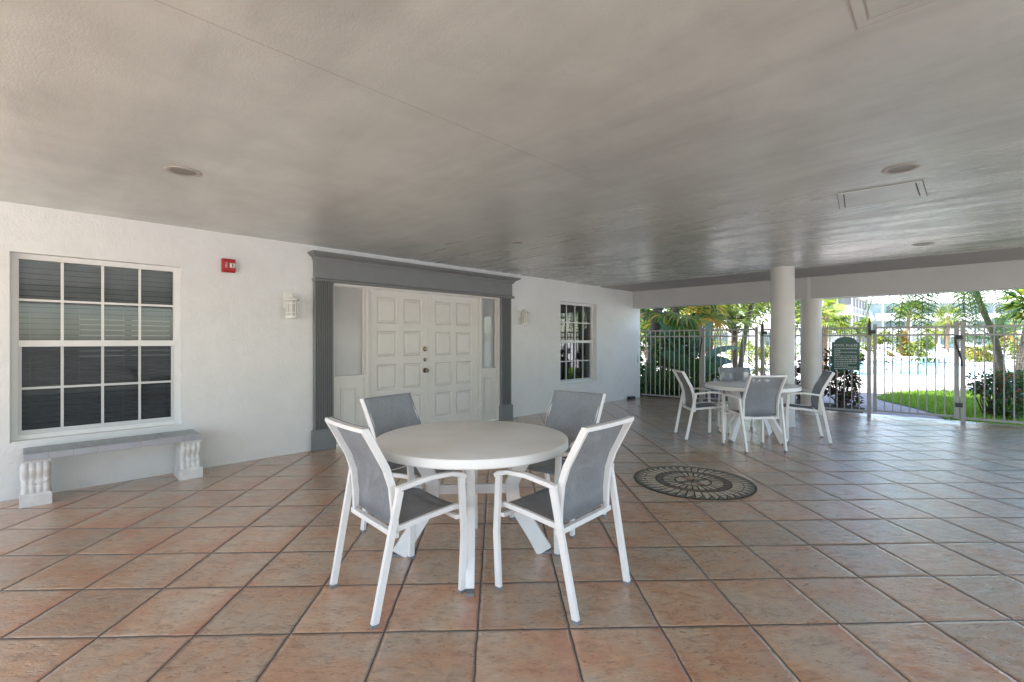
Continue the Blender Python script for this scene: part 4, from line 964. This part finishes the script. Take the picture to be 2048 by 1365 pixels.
# ================================================================== PLANTS
def rvec(rr): 
    while True:
        v = Vector((rr.uniform(-1, 1), rr.uniform(-1, 1), rr.uniform(-1, 1)))
        if 0.05 < v.length < 1: return v.normalized()
def leaf(mb, p, d, n, L, w, fold=0.15, mi=0, droop=0.2):
    """pointed leaf: six-sided, folded along its midrib"""
    mb.cm = mi; d = d.normalized(); s = d.cross(n)
    if s.length < 1e-3: s = d.cross(Vector((1, 0, 0)))
    s.normalize(); n = s.cross(d)
    a = p; m1 = p + d * L * .4 - n * (fold * w) ; t = p + d * L - Vector((0, 0, droop * L))
    l = p + d * L * .42 + s * w / 2; r = p + d * L * .42 - s * w / 2
    mb.raw([a, l, t, r, m1], [(0, 4, 1), (1, 4, 2), (2, 4, 3), (3, 4, 0)])
def shrub(name, label, cat, c, size, n, L, w, mats, weights, seed, clumps=16, stems=7, group=None, open_=0.25, upright=0.3, stem_mat='trunk_b'):
    rr = random.Random(seed); c = Vector(c); r = empty(name, c, 0, label, cat, group)
    st = MB(); cl = []
    for i in range(clumps):
        a = rr.uniform(0, 2 * PI); q = math.sqrt(rr.random()); h = rr.uniform(open_, 1.0)
        cl.append((Vector((size[0] * q * math.cos(a) * (1.15 - .45 * h), size[1] * q * math.sin(a) * (1.15 - .45 * h), size[2] * h)), rr.uniform(0.6, 1.2) * min(size[0], size[2]) * 0.30))
    for i in range(stems * 2):
        e = cl[i % len(cl)][0]; b0 = Vector((rr.uniform(-.08, .08), rr.uniform(-.08, .08), 0))
        m1 = b0.lerp(e, .5) + Vector((rr.uniform(-.06, .06), rr.uniform(-.06, .06), 0.02))
        st.tube([b0, m1, e], [0.014, 0.009, 0.004], 5)
    so = st.build('stem', M[stem_mat], r)
    f = MB()
    for i in range(n):
        k, rad = cl[rr.randrange(len(cl))]; v = rvec(rr); p = k + v * rad * (rr.random() ** .4)
        if p.z < 0.03: p.z = rr.uniform(.03, .2)
        d = (v + Vector((0, 0, upright)) + rvec(rr) * .6)
        x = rr.random(); mi = 0
        for j, wt in enumerate(weights):
            if x < wt: mi = j; break
            x -= wt
        leaf(f, p, d, rvec(rr), L * rr.uniform(.6, 1.25), w * rr.uniform(.7, 1.2), mi=mi)
    f.build('foliage', [M[m] for m in mats], r)
    return r
def feather_frond(mb, base, dirh, up, L, droop, rr, mis=(0,), npair=26, lw=0.022, ll=0.34, ang=0.9, hang=0.35):
    d = Vector((math.cos(dirh), math.sin(dirh), 0)); pts = []; n = 12
    for i in range(n + 1):
        t = i / n; pts.append(base + d * (L * (t * math.cos(up) * (1 - .15 * t * t * droop))) + Vector((0, 0, L * (t * math.sin(up) - droop * t * t))))
    mb.cm = mis[0]; mb.tube(pts, [0.014 * (1 - .8 * i / n) + .002 for i in range(n + 1)], 4)
    for k in range(npair):
        t = 0.12 + 0.86 * k / npair; i = min(n - 1, int(t * n)); u = t * n - i; p = pts[i].lerp(pts[i + 1], u)
        tg = (pts[i + 1] - pts[i]).normalized(); s = tg.cross(Vector((0, 0, 1))); 
        if s.length < .01: s = Vector((-d.y, d.x, 0))
        s.normalize(); lln = ll * (math.sin(PI * min(1, t * .92 + .08)) ** .6) * rr.uniform(.85, 1.1)
        for sg in (-1, 1):
            dr = (tg * math.cos(ang) + s * sg * math.sin(ang) + Vector((0, 0, .25 - t * .2))).normalized()
            e1 = p + dr * lln * .55; e2 = p + dr * lln * .95 - Vector((0, 0, hang * lln))
            nn = dr.cross(tg); ww = tg.cross(nn).normalized() if False else tg * lw * .5
            mb.cm = mis[rr.randrange(len(mis))]
            mb.raw([p - ww, p + ww, e1 + ww, e1 - ww, e2], [(0, 1, 2, 3), (3, 2, 4)])
def trunk(path, r0, r1, par, mat='trunk', seg=12):
    m = MB(); n = len(path); P = []
    for i in range(n - 1):
        for k in range(5): P.append(Vector(path[i]).lerp(Vector(path[i + 1]), k / 5))
    P.append(Vector(path[-1]))
    # smooth the bends
    for _ in range(3): P = [P[0]] + [(P[i - 1] + P[i] * 2 + P[i + 1]) / 4 for i in range(1, len(P) - 1)] + [P[-1]]
    N = len(P); m.tube(P, [(r0 + (r1 - r0) * i / (N - 1)) * (1.0 + 0.05 * ((i % 3) - 1)) for i in range(N)], seg)
    return part(m, 'trunk', M[mat], par, smooth=True)
def feather_palm(label, base, path, r0, r1, nf, L, mats, seed, droop=.7, ll=.34, up=(-.2, 1.1), lw=.024, npair=26, tm='trunk', hang=.35, azr=None, group='palms beyond the fence', boots=False, skip=None):
    rr = random.Random(seed); r = empty('palm_tree', base, 0, label, 'palm tree', group)
    trunk(path, r0, r1, r, tm); top = Vector(path[-1]); f = MB()
    for i in range(nf):
        a = 2 * PI * i / nf + rr.uniform(-.2, .2)
        if azr: a = azr[0] + (azr[1] - azr[0]) * rr.random()
        feather_frond(f, top, a, rr.uniform(*up), L * rr.uniform(.8, 1.1), droop * rr.uniform(.7, 1.2), rr, tuple(range(len(mats))), npair, lw, ll, hang=hang)
    part(f, 'crown', [M[m] for m in mats], r)
    if boots:
        b = MB()
        for i in range(40):
            a = rr.uniform(0, 2 * PI); z = rr.uniform(-.45, .05); p = top + Vector((0, 0, z)); d = Vector((math.cos(a), math.sin(a), .5))
            b.tube([p + d * r1 * .5, p + d * (r1 + .10), p + d * (r1 + .16) + Vector((0, 0, .07))], [.025, .018, .006], 5)
        part(b, 'leaf_bases', M['trunk_b'], r)
    return r
def fan_leaf(mb, base, d, L, R, rr, mis, nb=24, dr=.35):
    d = d.normalized(); hub = base + d * L - Vector((0, 0, .12 * L)); mb.cm = mis[0]
    mb.tube([base, base.lerp(hub, .5) + Vector((0, 0, .05 * L)), hub], [.012, .009, .006], 4)
    s = d.cross(Vector((0, 0, 1)))
    if s.length < .05: s = Vector((1, 0, 0))
    s.normalize(); nn = s.cross(d).normalized(); tilt = rr.uniform(-.5, .5); s = (s * math.cos(tilt) + nn * math.sin(tilt))
    for k in range(nb):
        a = -2.3 + 4.6 * k / (nb - 1); dv = (d * math.cos(a) + s * math.sin(a)).normalized(); sv = (s * math.cos(a) - d * math.sin(a)).normalized()
        Rk = R * (1 - .18 * abs(a) / 2.3) * rr.uniform(.9, 1.05); w = .030 * R / .6
        m1 = hub + dv * Rk * .55; e = hub + dv * Rk * .9 - Vector((0, 0, dr * Rk * (.7 + .3 * rr.random())))
        m2 = hub + dv * Rk * .78 - Vector((0, 0, dr * Rk * .35))
        mb.cm = mis[rr.randrange(len(mis))]
        mb.raw([hub, m1 - sv * w, m1 + sv * w, m2 - sv * w * .7, m2 + sv * w * .7, e], [(0, 1, 2), (1, 3, 4, 2), (3, 5, 4)])
def fan_palm(label, base, path, r0, r1, nl, L, R, mats, seed, elev=(-.9, 1.0), group='palms beyond the fence', tm='trunk_b', nb=24, az=None, dr=.35):
    rr = random.Random(seed); r = empty('fan_palm', base, 0, label, 'palm tree', group); trunk(path, r0, r1, r, tm); f = MB(); top = Vector(path[-1])
    for i in range(nl):
        a = 2 * PI * i / nl * 2.4 + rr.uniform(-.2, .2)
        if az: a = rr.uniform(*az)
        e = rr.uniform(*elev); d = Vector((math.cos(a) * math.cos(e), math.sin(a) * math.cos(e), math.sin(e)))
        fan_leaf(f, top, d, L * rr.uniform(.8, 1.15), R * rr.uniform(.85, 1.1), rr, tuple(range(len(mats))), nb, dr)
    part(f, 'crown', [M[m] for m in mats], r); return r
def paddle(mb, base, tip_dir, stalk, L, w, rr, mi, bend=.3):
    d = tip_dir.normalized(); mb.cm = 2
    h = base + Vector((d.x * stalk * .35, d.y * stalk * .35, stalk)); mb.tube([base, base.lerp(h, .5) - Vector((d.x, d.y, 0)) * .05, h], [.022, .016, .011], 6)
    s = Vector((-d.y, d.x, 0)).normalized(); tw = rr.uniform(-.9, .9); n = 9; vs = []
    up0 = Vector((d.x * .5, d.y * .5, .85)).normalized()
    p = h.copy(); dirv = up0.copy()
    for i in range(n + 1):
        t = i / n; ww = w * .5 * (math.sin(PI * min(1, (t * .93 + .05))) ** .55) * (1 - .15 * t); 
        sv = (s * math.cos(tw) + dirv.cross(s) * math.sin(tw)).normalized(); fold = dirv.cross(sv).normalized() * (-.18 * ww)
        vs += [p + sv * ww + fold * -1, p.copy(), p - sv * ww + fold * -1]
        dirv = (dirv + Vector((d.x, d.y, -.9)) * bend / n * 2).normalized(); p = p + dirv * L / n
    mb.cm = mi; mb.raw(vs, [(i * 3 + k, i * 3 + k + 1, i * 3 + k + 4, i * 3 + k + 3) for i in range(n) for k in (0, 1)])
def bird_plant(label, c, leaves, seed):
    rr = random.Random(seed); c = Vector(c); r = empty('bird_of_paradise_plant', c, 0, label, 'plant'); f = MB()
    for (az, st, L, w, mi, bend) in leaves:
        paddle(f, Vector((rr.uniform(-.1, .1), rr.uniform(-.1, .1), 0)), Vector((math.cos(az), math.sin(az), 0)), st, L, w, rr, mi, bend)
    f.build('foliage', [M['leaf_blue'], M['leaf_a'], M['leaf_b']], r, smooth=True); return r
def strap_plant(name, label, c, n, L, w, mats, seed, cat='plant', spread=.5):
    rr = random.Random(seed); r = empty(name, c, 0, label, cat); f = MB()
    for i in range(n):
        a = rr.uniform(0, 2 * PI); e = rr.uniform(.25, 1.0); b = Vector((rr.uniform(-1, 1) * spread * .3, rr.uniform(-1, 1) * spread * .3, 0)); d = Vector((math.cos(a), math.sin(a), 0)); s = Vector((-d.y, d.x, 0)); l = L * rr.uniform(.6, 1.1); vs = []
        for k in range(5):
            t = k / 4; p = b + d * (l * t * (1 - e * .6)) + Vector((0, 0, l * (t * (.45 + .6 * e) - .45 * t * t * (1.1 - e)))); ww = w * .5 * (1 - t) ** .5
            vs += [p - s * ww, p + s * ww]
        f.cm = rr.randrange(len(mats)); f.raw(vs, [(2 * k, 2 * k + 1, 2 * k + 3, 2 * k + 2) for k in range(4)])
    f.build('foliage', [M[m] for m in mats], r); return r
GR = -0.03
def gp(px, d): return Vector(((px - CX) / F * d, d, GR))
# --- left opening
shrub('green_shrub', 'dense dark green shrub behind the first fence panel beside the wall end', 'shrub', gp(1322, 12.2), (0.95, 0.8, 1.45), 4200, .16, .045, ('leaf_a', 'leaf_b', 'leaf_c'), (.62, .30, .08), 11, 22, group='shrubs behind the fence', open_=.1)
shrub('green_shrub', 'dark leafy shrub between the palm trunk and the broad leaved plant', 'shrub', gp(1372, 13.0), (0.9, 0.7, 1.35), 3000, .15, .05, ('leaf_a', 'leaf_b'), (.6, .4), 12, 18, group='shrubs behind the fence', open_=.1)
strap_plant('strap_leaf_plant', 'low grassy strap leaved plant at the foot of the first fence panel', gp(1312, 11.8), 420, 1.15, .03, ('leaf_a', 'leaf_b'), 13, spread=2.2)
strap_plant('strap_leaf_plant', 'spiky strap leaved clump under the broad leaved plant', gp(1383, 11.3), 60, .80, .05, ('leaf_a', 'leaf_b', 'leaf_a'), 14, spread=.8)
b0 = gp(1300, 13.2)
feather_palm('palm with a thick leaning trunk beside the white wall end', b0, [b0, b0 + Vector((.08, 0, 1.2)), b0 + Vector((.30, 0, 2.9)), b0 + Vector((.6, .2, 4.6))], .15, .11, 10, 1.9, ('leaf_a', 'leaf_b'), 15, droop=1.0, azr=(0, 6.28))
b0 = gp(1358, 13.6)
fan_palm('fan palm with drooping gold tinged leaves above the first fence panel', b0, [b0, b0 + Vector((-.1, .1, 1.4)), b0 + Vector((-.05, .1, 2.35))], .13, .11, 30, .85, .72, ('leaf_b', 'leaf_a', 'leaf_c', 'leaf_gold'), 16, elev=(-.75, .9))
b0 = gp(1420, 15.5)
fan_palm('tall fan palm of golden green leaves between the first two gate posts', b0, [b0, b0 + Vector((0, .1, 2.0)), b0 + Vector((.0, .1, 3.2))], .12, .11, 26, .9, .75, ('leaf_c', 'leaf_b', 'leaf_gold'), 17, elev=(-.9, .5))
b0 = gp(1471, 14.2)
feather_palm('small feathery date palm with a shaggy crown above the pool gate', b0, [b0, b0 + Vector((-.02, 0, .9)), b0 + Vector((-.04, 0, 1.95))], .075, .07, 26, 1.25, ('leaf_b', 'leaf_c', 'leaf_a'), 18, droop=.55, ll=.20, lw=.014, npair=34, up=(-.15, 1.2), tm='trunk_b', boots=True, hang=.15)
b0 = gp(1478, 15.2)
feather_palm('slim leaning palm trunk behind the small feathery palm', b0, [b0, b0 + Vector((.12, 0, 1.2)), b0 + Vector((.42, 0, 2.6)), b0 + Vector((.70, 0, 3.2))], .085, .07, 16, 1.7, ('leaf_b', 'leaf_c'), 19, droop=.9, ll=.3)
bird_plant('broad paddle leaved plant standing behind the first gate post', gp(1392, 11.6),
    [(2.9, .95, 1.05, .36, 0, .05), (2.2, .75, 1.0, .33, 1, .16), (.9, 1.0, 1.0, .30, 0, .06), (3.5, .6, .9, .36, 0, .35), (.2, .55, .95, .36, 0, .55), (-.3, .35, .85, .36, 0, .6), (.6, .75, .9, .32, 0, .5), (4.4, .5, .85, .33, 1, .35), (5.2, .45, .8, .32, 0, .5), (1.2, .9, .95, .30, 1, .15), (3.1, 1.0, .8, .26, 0, .08), (.05, .85, 1.0, .3, 0, .55)], 20)
shrub('yellow_green_shrub', 'small yellow green shrub in the sun behind the near column', 'shrub', gp(1528, 17), (.5, .5, 1.0), 700, .13, .06, ('leaf_c', 'leaf_b'), (.7, .3), 21, 10, group='sunlit shrubs by the pool deck')
for (px, d, w_, dp, h, o_, nn, lab, sd_) in ((1300, 19, 1.3, 1.0, 4.2, .35, 2200, 'leafy tree filling the left corner of the opening behind the trunk', 61), (1420, 21, 2.4, 1.2, 4.6, .50, 3200, 'wide leafy tree canopy behind the fan palms', 62), (1545, 22, 1.9, 1.2, 4.6, .45, 2600, 'leafy tree canopy behind the near column', 63)):
    c_ = gp(px, d); r = shrub('leafy_tree', lab, 'tree', c_, (w_, dp, h), nn, .26, .11, ('leaf_b', 'leaf_a', 'leaf_c'), (.5, .2, .3), sd_, 26, stems=8, group='trees behind the fence', open_=o_)
    m = MB(); m.tube([Vector((0, 0, 0)), Vector((.06, 0, h * .3)), Vector((0, .1, h * .7))], [.10, .08, .04], 10); m.build('trunk', M['trunk'], r, smooth=True)
# --- red leaved bushes by the columns
shrub('red_leaf_shrub', 'maroon leaved shrub behind the fence under the green rules sign', 'shrub', gp(1682, 9.75), (0.42, 0.36, 1.06), 2100, .085, .045, ('leaf_red', 'leaf_a', 'leaf_b'), (.62, .25, .13), 22, 22, stems=12, group='maroon shrubs along the fence', open_=.12)
shrub('red_leaf_shrub', 'maroon leaved shrub seen in the gap between the two columns', 'shrub', gp(1600, 10.6), (0.36, 0.36, 1.10), 1500, .085, .045, ('leaf_red', 'leaf_a'), (.8, .2), 23, 18, group='maroon shrubs along the fence', open_=.12)
b0 = gp(1648, 19)
fan_palm('sunlit yellow green fan palm just right of the far column', b0, [b0, b0 + Vector((0, 0, 1.2)), b0 + Vector((.05, 0, 2.3))], .12, .11, 24, .62, .58, ('leaf_c', 'leaf_b'), 24, elev=(-.7, 1.0))
b0 = gp(1618, 23)
fan_palm('sunlit fan palm behind the gap between the columns', b0, [b0, b0 + Vector((0, 0, 1.6)), b0 + Vector((-.05, 0, 3.0))], .12, .11, 22, .85, .75, ('leaf_c', 'leaf_b'), 25, elev=(-.7, 1.0))
# --- palms over the pool
b0 = gp(1806, 46)
fan_palm('distant fan palm in front of the pale blue apartment building', b0, [b0, b0 + Vector((.3, 0, 2.0)), b0 + Vector((.7, 0, 4.3))], .16, .13, 26, .85, .85, ('leaf_c', 'leaf_b', 'leaf_b'), 26, elev=(-.8, 1.2), nb=18)
for (px, d, zt, lab, sd_) in ((1872, 52, 2.7, 'low bushy palm at the pool, left of the hanging fronds', 27), (1895, 44, 3.6, 'round crowned sunlit palm beyond the pool behind the second gate post', 28), (2022, 40, 3.0, 'sunlit fan palm beyond the pool near the right edge', 29)):
    b0 = gp(px, d); fan_palm(lab, b0, [b0, b0 + Vector((0, 0, zt * .5)), b0 + Vector((.1, 0, zt))], .16, .14, 24, .75, .85, ('leaf_c', 'leaf_b'), sd_, elev=(-.8, 1.2), nb=16)
# hanging fronds: crown above the beam
b0 = gp(2062, 13.2)
feather_palm('leaning palm at the right edge of the pool gate with long hanging fronds', gp(2010, 12.4), [gp(2012, 12.4), at(2000, 12.4, .9), at(1985, 12.3, 1.55), at(1962, 12.2, 2.2), at(1945, 12.1, 2.8), at(1935, 12, 3.4)], .075, .06, 22, 2.0, ('leaf_b', 'leaf_a', 'leaf_b'), 30, droop=1.25, ll=.42, lw=.026, npair=34, up=(-.1, .9), hang=.8)
feather_palm('palm whose drooping frond tips hang below the beam left of the leaning trunk', at(2150, 11.5, GR), [at(2150, 11.5, GR), at(2080, 11.3, 2.4), at(1930, 11.2, 3.6), at(1862, 11.2, 3.95)], .09, .07, 16, 1.75, ('leaf_a', 'leaf_b'), 31, droop=1.6, ll=.40, lw=.026, npair=32, up=(-.7, .3), hang=.8)
feather_palm('thick palm trunk cut by the right edge of the view', gp(2036, 11.4), [gp(2034, 11.4), at(2044, 11.4, 1.0), at(2064, 11.4, 2.0), at(2090, 11.4, 3.4)], .10, .075, 14, 1.8, ('leaf_b', 'leaf_c'), 32, droop=.9)
b0 = gp(1992, 13.4)
feather_palm('young feathery palm behind the leaning trunk', b0, [b0, b0 + Vector((0, 0, .7)), b0 + Vector((-.02, 0, 1.35))], .07, .06, 18, 1.25, ('leaf_blue', 'leaf_b', 'leaf_blue'), 33, droop=.45, ll=.28, lw=.016, npair=30, up=(.0, 1.3), hang=.3)
# broad leaved tree top right
r = shrub('broadleaf_tree', 'broad leaved yellow green tree branch in the upper right corner of the opening', 'tree', at(2085, 9.8, 1.55), (0.60, 0.45, .75), 260, .30, .10, ('leaf_c', 'leaf_a', 'leaf_b'), (.4, .25, .35), 34, 9, open_=.05, stem_mat='trunk')
m = MB(); q = at(2085, 9.8, 1.55); m.tube([Vector((.1, .1, -1.58)), Vector((.02, 0, -.6)), Vector((0, 0, .1))], [.06, .05, .035], 8); m.build('trunk', M['trunk'], r)
# branching shrub right
shrub('branching_shrub', 'branching shrub with dark green and rusty leaves behind the right fence panel', 'shrub', gp(1980, 8.35), (0.40, 0.33, .74), 800, .085, .042, ('leaf_a', 'leaf_blue', 'leaf_orange', 'leaf_red'), (.42, .30, .10, .18), 35, 18, stems=14, open_=.50)
shrub('branching_shrub', 'spreading blue green shrub at the right edge behind the fence', 'shrub', gp(2050, 8.5), (0.45, 0.35, .66), 900, .085, .045, ('leaf_blue', 'leaf_a', 'leaf_b', 'leaf_orange'), (.4, .3, .22, .08), 36, 16, stems=12, open_=.45)
shrub('branching_shrub', 'low dark shrub along the foot of the right fence panel', 'shrub', gp(2015, 8.0), (0.55, 0.2, .28), 500, .08, .04, ('leaf_a', 'leaf_b'), (.6, .4), 37, 12, open_=.2)
# sunlit shrubs by the far fence
for (px, d, w_, h, lab, mm, sd_) in ((1846, 30, .9, 1.6, 'yellow green shrub at the white picket fence behind the middle of the gate', ('leaf_c', 'leaf_b'), 41), (1958, 29, 1.0, .9, 'low golden shrub in front of the picket fence beside the leaning trunk', ('leaf_c', 'leaf_gold'), 42),
                                 (2012, 29, 1.0, 1.9, 'orange and green croton shrub beyond the pool near the right edge', ('leaf_c', 'leaf_orange', 'leaf_b'), 43), (1727, 31, .8, 2.6, 'tall green shrub by the screened porches left of the gate', ('leaf_b', 'leaf_c'), 44), (1800, 31, .5, 2.0, 'coral flowering shrub at the picket fence', ('leaf_c', 'leaf_orange'), 45), (1762, 33, .9, 1.9, 'pale green shrub behind the picket fence left of the coral shrub', ('leaf_c', 'leaf_b'), 46),
                                 (1500, 34, 2.0, 1.2, 'wide sunlit hedge in front of the white cottage', ('leaf_c', 'leaf_b'), 47), (1400, 30, 2.4, 2.8, 'tall sunlit hedge behind the golden fan palm', ('leaf_c', 'leaf_b'), 48), (1300, 26, 2.4, 2.6, 'sunlit hedge at the left end of the opening', ('leaf_c', 'leaf_b'), 49), (1590, 33, 1.6, 3.2, 'sunlit greenery behind the near column', ('leaf_c', 'leaf_b'), 50)):
    shrub('sunlit_shrub', lab, 'shrub', gp(px, d), (w_, w_ * .7, h), 900, .24, .12, mm, (.6, .25, .15)[:len(mm)] if len(mm) > 2 else (.6, .4), sd_, 14, group='sunlit shrubs beyond the pool', open_=.15)

# ================================================================== FAR BUILDINGS
def apartment():
    r = empty('apartment_building', (70, 88, 0), 0, 'pale blue three storey apartment building with white walkways beyond the pool', 'building')
    X0, X1, Y = 65.4, 120, 87
    m = MB(); m.box(X0, X1, Y, Y + 12, -0.05, 8.15); part(m, 'wall', M['house'], r)
    m = MB(); m.raw([(X0 - .5, Y - 2.2, 8.15), (X1, Y - 2.2, 8.15), (X1, Y + 13, 8.15), (X0 - .5, Y + 13, 8.15), (X0 - .5, Y - 2.2, 8.5), (X1, Y - 2.2, 8.5), (X1, Y + 6, 11.8), (X0 - .5, Y + 6, 11.8), (X0 - .5, Y + 13, 8.5), (X1, Y + 13, 8.5)], [(3, 2, 1, 0), (0, 1, 5, 4), (4, 5, 6, 7), (7, 6, 9, 8), (8, 9, 2, 3), (0, 4, 7, 8, 3), (1, 2, 9, 6, 5)]); part(m, 'roof', M['roof'], r)
    for z in (2.45, 5.2):
        m = MB(); m.box(X0 - .3, X1, Y - 2.0, Y - .001, z - .25, z); m.box(X0 - .3, X1, Y - 2.05, Y - 1.9, z - .3, z + 1.05); part(m, 'walkway', M['house_white'], r)
    for i in range(12):
        x = X0 + 1 + i * 5; m = MB(); m.box(x, x + .18, Y - 1.88, Y - 1.7, -0.05, 8.15); part(m, 'post', M['house_white'], r)
    for z in (0.0, 2.75, 5.5):
        for i in range(11):
            x = X0 + 3.2 + i * 5
            m = MB(); m.box(x, x + .95, Y - .06, Y - .004, z + .02, z + 2.05); part(m, 'door', M['far_glass'] if i % 2 == 0 else M['house_white'], r)
            m = MB(); m.box(x + 1.8, x + 3.3, Y - .06, Y - .004, z + .9, z + 2.0); wo = part(m, 'window', M['far_glass'], r)
            m = MB(); m.box(x + 1.72, x + 3.38, Y - .09, Y - .061, z + .82, z + .9); m.box(x + 2.52, x + 2.58, Y - .09, Y - .061, z + .9, z + 2.0); m.build('window_frame', M['house_white'], wo)
apartment()
def porch_block(c, ang, label, Wd=9.5, bays=4, H=8.1, dep=14):
    r = empty('apartment_building', c, 0, label, 'building'); ca, sa = math.cos(ang), math.sin(ang); c = Vector(c)
    T = lambda q: c + Vector((q.x * ca - q.y * sa, q.x * sa + q.y * ca, q.z))
    m = MB(); m.box(-Wd + .4, -.4, .8, dep - .4, -.02, H, T); part(m, 'wall', M['house'], r)
    m = MB(); m.box(-Wd - .7, .7, -.7, dep + .7, H, H + .3, T); m.raw([T(Vector(p)) for p in ((-Wd - .7, -.7, H + .3), (.7, -.7, H + .3), (.7, dep + .7, H + .3), (-Wd - .7, dep + .7, H + .3), (-Wd / 2, dep * .3, H + 2.2), (-Wd / 2, dep * .7, H + 2.2))], [(0, 1, 4), (1, 2, 5, 4), (2, 3, 5), (3, 0, 4, 5)]); part(m, 'roof', M['roof'], r)
    for fl_ in range(3):
        z = fl_ * H / 3
        m = MB(); m.box(-Wd - .1, .1, -.1, dep + .1, z - .14 if fl_ else -.02, z + .16, T); part(m, 'floor_band', M['house_white'], r)
        for (L_, nb, fn) in ((Wd, bays, lambda u, w, z0, z1, o0, o1: ((-Wd + u, -Wd + u + w, -o1, -o0, z0, z1))), (dep, 6, lambda u, w, z0, z1, o0, o1: ((o0, o1, u, u + w, z0, z1)))):
            bw = L_ / nb
            for i in range(nb):
                m = MB(); m.box(*fn(i * bw + .12, bw - .24, z + .16, z + 1.05, -.06, 0), T); wo = part(m, 'porch_panel', M['far_shade'], r)
                m = MB(); m.box(*fn(i * bw + .12, bw - .24, z + 1.13, z + H / 3 - .14, -.05, -.02), T); m.build('porch_screen', M['far_screen'], wo)
                m = MB(); m.box(*fn(i * bw + .12, bw - .24, z + 1.05, z + 1.13, -.08, .03), T); m.build('rail', M['house_white'], wo)
                m = MB(); m.box(*fn(i * bw - .12, .24, z + .16, z + H / 3 - .14, -.09, .08), T); part(m, 'post', M['house_white'], r)
    return r
porch_block((51.2, 71.5, 0), math.radians(-43.5), 'white three storey block of screened porches left of the gate', 5.6, 3, 8.1, 18)
# low white cottage on the left
r = empty('white_cottage', (24, 44, 0), 0, 'low white cottage wall and roof glimpsed behind the palms left of the columns', 'building')
m = MB(); m.box(12, 28.5, 46, 54, -.05, 2.5); part(m, 'wall', M['house_white'], r)
m = MB(); m.raw([(11.4, 45.2, 2.5), (29.1, 45.2, 2.5), (29.1, 54.8, 2.5), (11.4, 54.8, 2.5), (11.4, 50, 4.4), (29.1, 50, 4.4)], [(3, 2, 1, 0), (0, 1, 5, 4), (1, 2, 5), (2, 3, 4, 5), (3, 0, 4)]); part(m, 'roof', M['roof'], r)
for x in (15, 19.5, 24):
    m = MB(); m.box(x, x + 1.4, 45.94, 45.996, .9, 2.1); wo = part(m, 'window', M['far_glass'], r); m = MB(); m.box(x - .08, x + 1.48, 45.9, 45.939, .82, .9); m.build('sill', M['house_white'], wo)

# picket fence beyond the pool
def pickets(p0, p1, label):
    r = empty('picket_fence', p0, 0, label, 'fence', 'white picket fences'); p0 = Vector(p0); p1 = Vector(p1); d = (p1 - p0); L = d.length; d.normalize(); s = Vector((-d.y, d.x, 0))
    n = int(L / .22); m = MB()
    for i in range(n):
        c = p0 + d * (i * .22); T = lambda q: c + d * q.x + s * q.y + Vector((0, 0, q.z)); m.box(-.05, .05, -.02, .0, .05, 1.12, T)
    part(m, 'pickets', M['pvc'], r)
    m = MB(); m.sweep([p0 + Vector((0, 0, .3)) + s * .03, p1 + Vector((0, 0, .3)) + s * .03], RECT(.02, .05)); part(m, 'rail', M['pvc'], r); m = MB(); m.sweep([p0 + Vector((0, 0, 1.0)) + s * .03, p1 + Vector((0, 0, 1.0)) + s * .03], RECT(.02, .05)); part(m, 'rail', M['pvc'], r)
    for i in range(0, n, 11):
        c = p0 + d * (i * .22); m = MB(); T = lambda q: c + d * q.x + s * q.y + Vector((0, 0, q.z)); m.box(-.07, .07, -.09, .05, -.03, 1.25, T); part(m, 'post', M['pvc'], r)
pickets(gp(1695, 32.5), gp(1890, 32), 'white picket fence beyond the pool seen through the gate')
pickets(gp(1930, 31), gp(2100, 30), 'white picket fence beyond the pool on the right of the gate')
# loungers
def lounger(x, y, rz, label):
    r = empty('sun_lounger', (x, y, GR), rz, label, 'sun lounger', 'white sun loungers by the pool')
    m = MB(); m.box(-.3, .3, -.95, .35, .30, .345); m.build('seat', M['pvc'], r)
    m = MB(); m.sweep([(0, .35, .33), (0, .95, .80)], RECT(.3, .02)); m.build('backrest', M['pvc'], r)
    for sx in (-.27, .27):
        for y_ in (-.8, .3): m = MB(); m.box(sx - .025, sx + .025, y_ - .03, y_ + .03, 0, .30); m.build('leg', M['pvc'], r)
    return r
lg = None
for i, (px, d, a, w_) in enumerate(((1755, 29.6, .5, 'leftmost white sun lounger on the far pool deck seen through the gate'), (1785, 29.4, .4, 'second white sun lounger from the left across the pool'), (1815, 29.6, .5, 'third white sun lounger from the left across the pool'), (1872, 28.9, -.4, 'white sun lounger across the pool, just right of the yellow green shrub'), (1890, 29.0, -.5, 'white sun lounger across the pool next to the second gate post'), (2028, 25, .9, 'white sun lounger in front of the orange croton at the right edge'))):
    p = gp(px, d)
    if lg is None: lg = lounger(p.x, p.y, a, w_)
    else: dup(lg, None, (p.x, p.y, GR), a, w_)
# spa wall and post
p = gp(2018, 17.5); r = empty('raised_spa', p, 0.1, 'low grey raised spa wall at the pool edge behind the leaning palm', 'spa')
m = MB(); m.box(-.45, 1.6, 0, 1.6, 0, .42); m.build('spa_wall', M['coping'], r); m = MB(); m.box(-.5, 1.65, -.05, 1.65, .42, .48); m.build('spa_coping', M['house_white'], r)
p = gp(1873.5, 18.6); r = empty('grey_post', p, 0, 'short grey post standing at the near edge of the pool', 'post')
m = MB(); m.lathe([(.05, 0), (.05, .62), (.03, .66), (.001, .665)], (0, 0, 0), 14); m.build('post_shaft', M['trim'], r, smooth=True)
m = MB(); m.lathe([(.10, 0), (.10, .02), (.055, .03)], (0, 0, 0), 16); m.build('post_base', M['trim'], r, smooth=True)
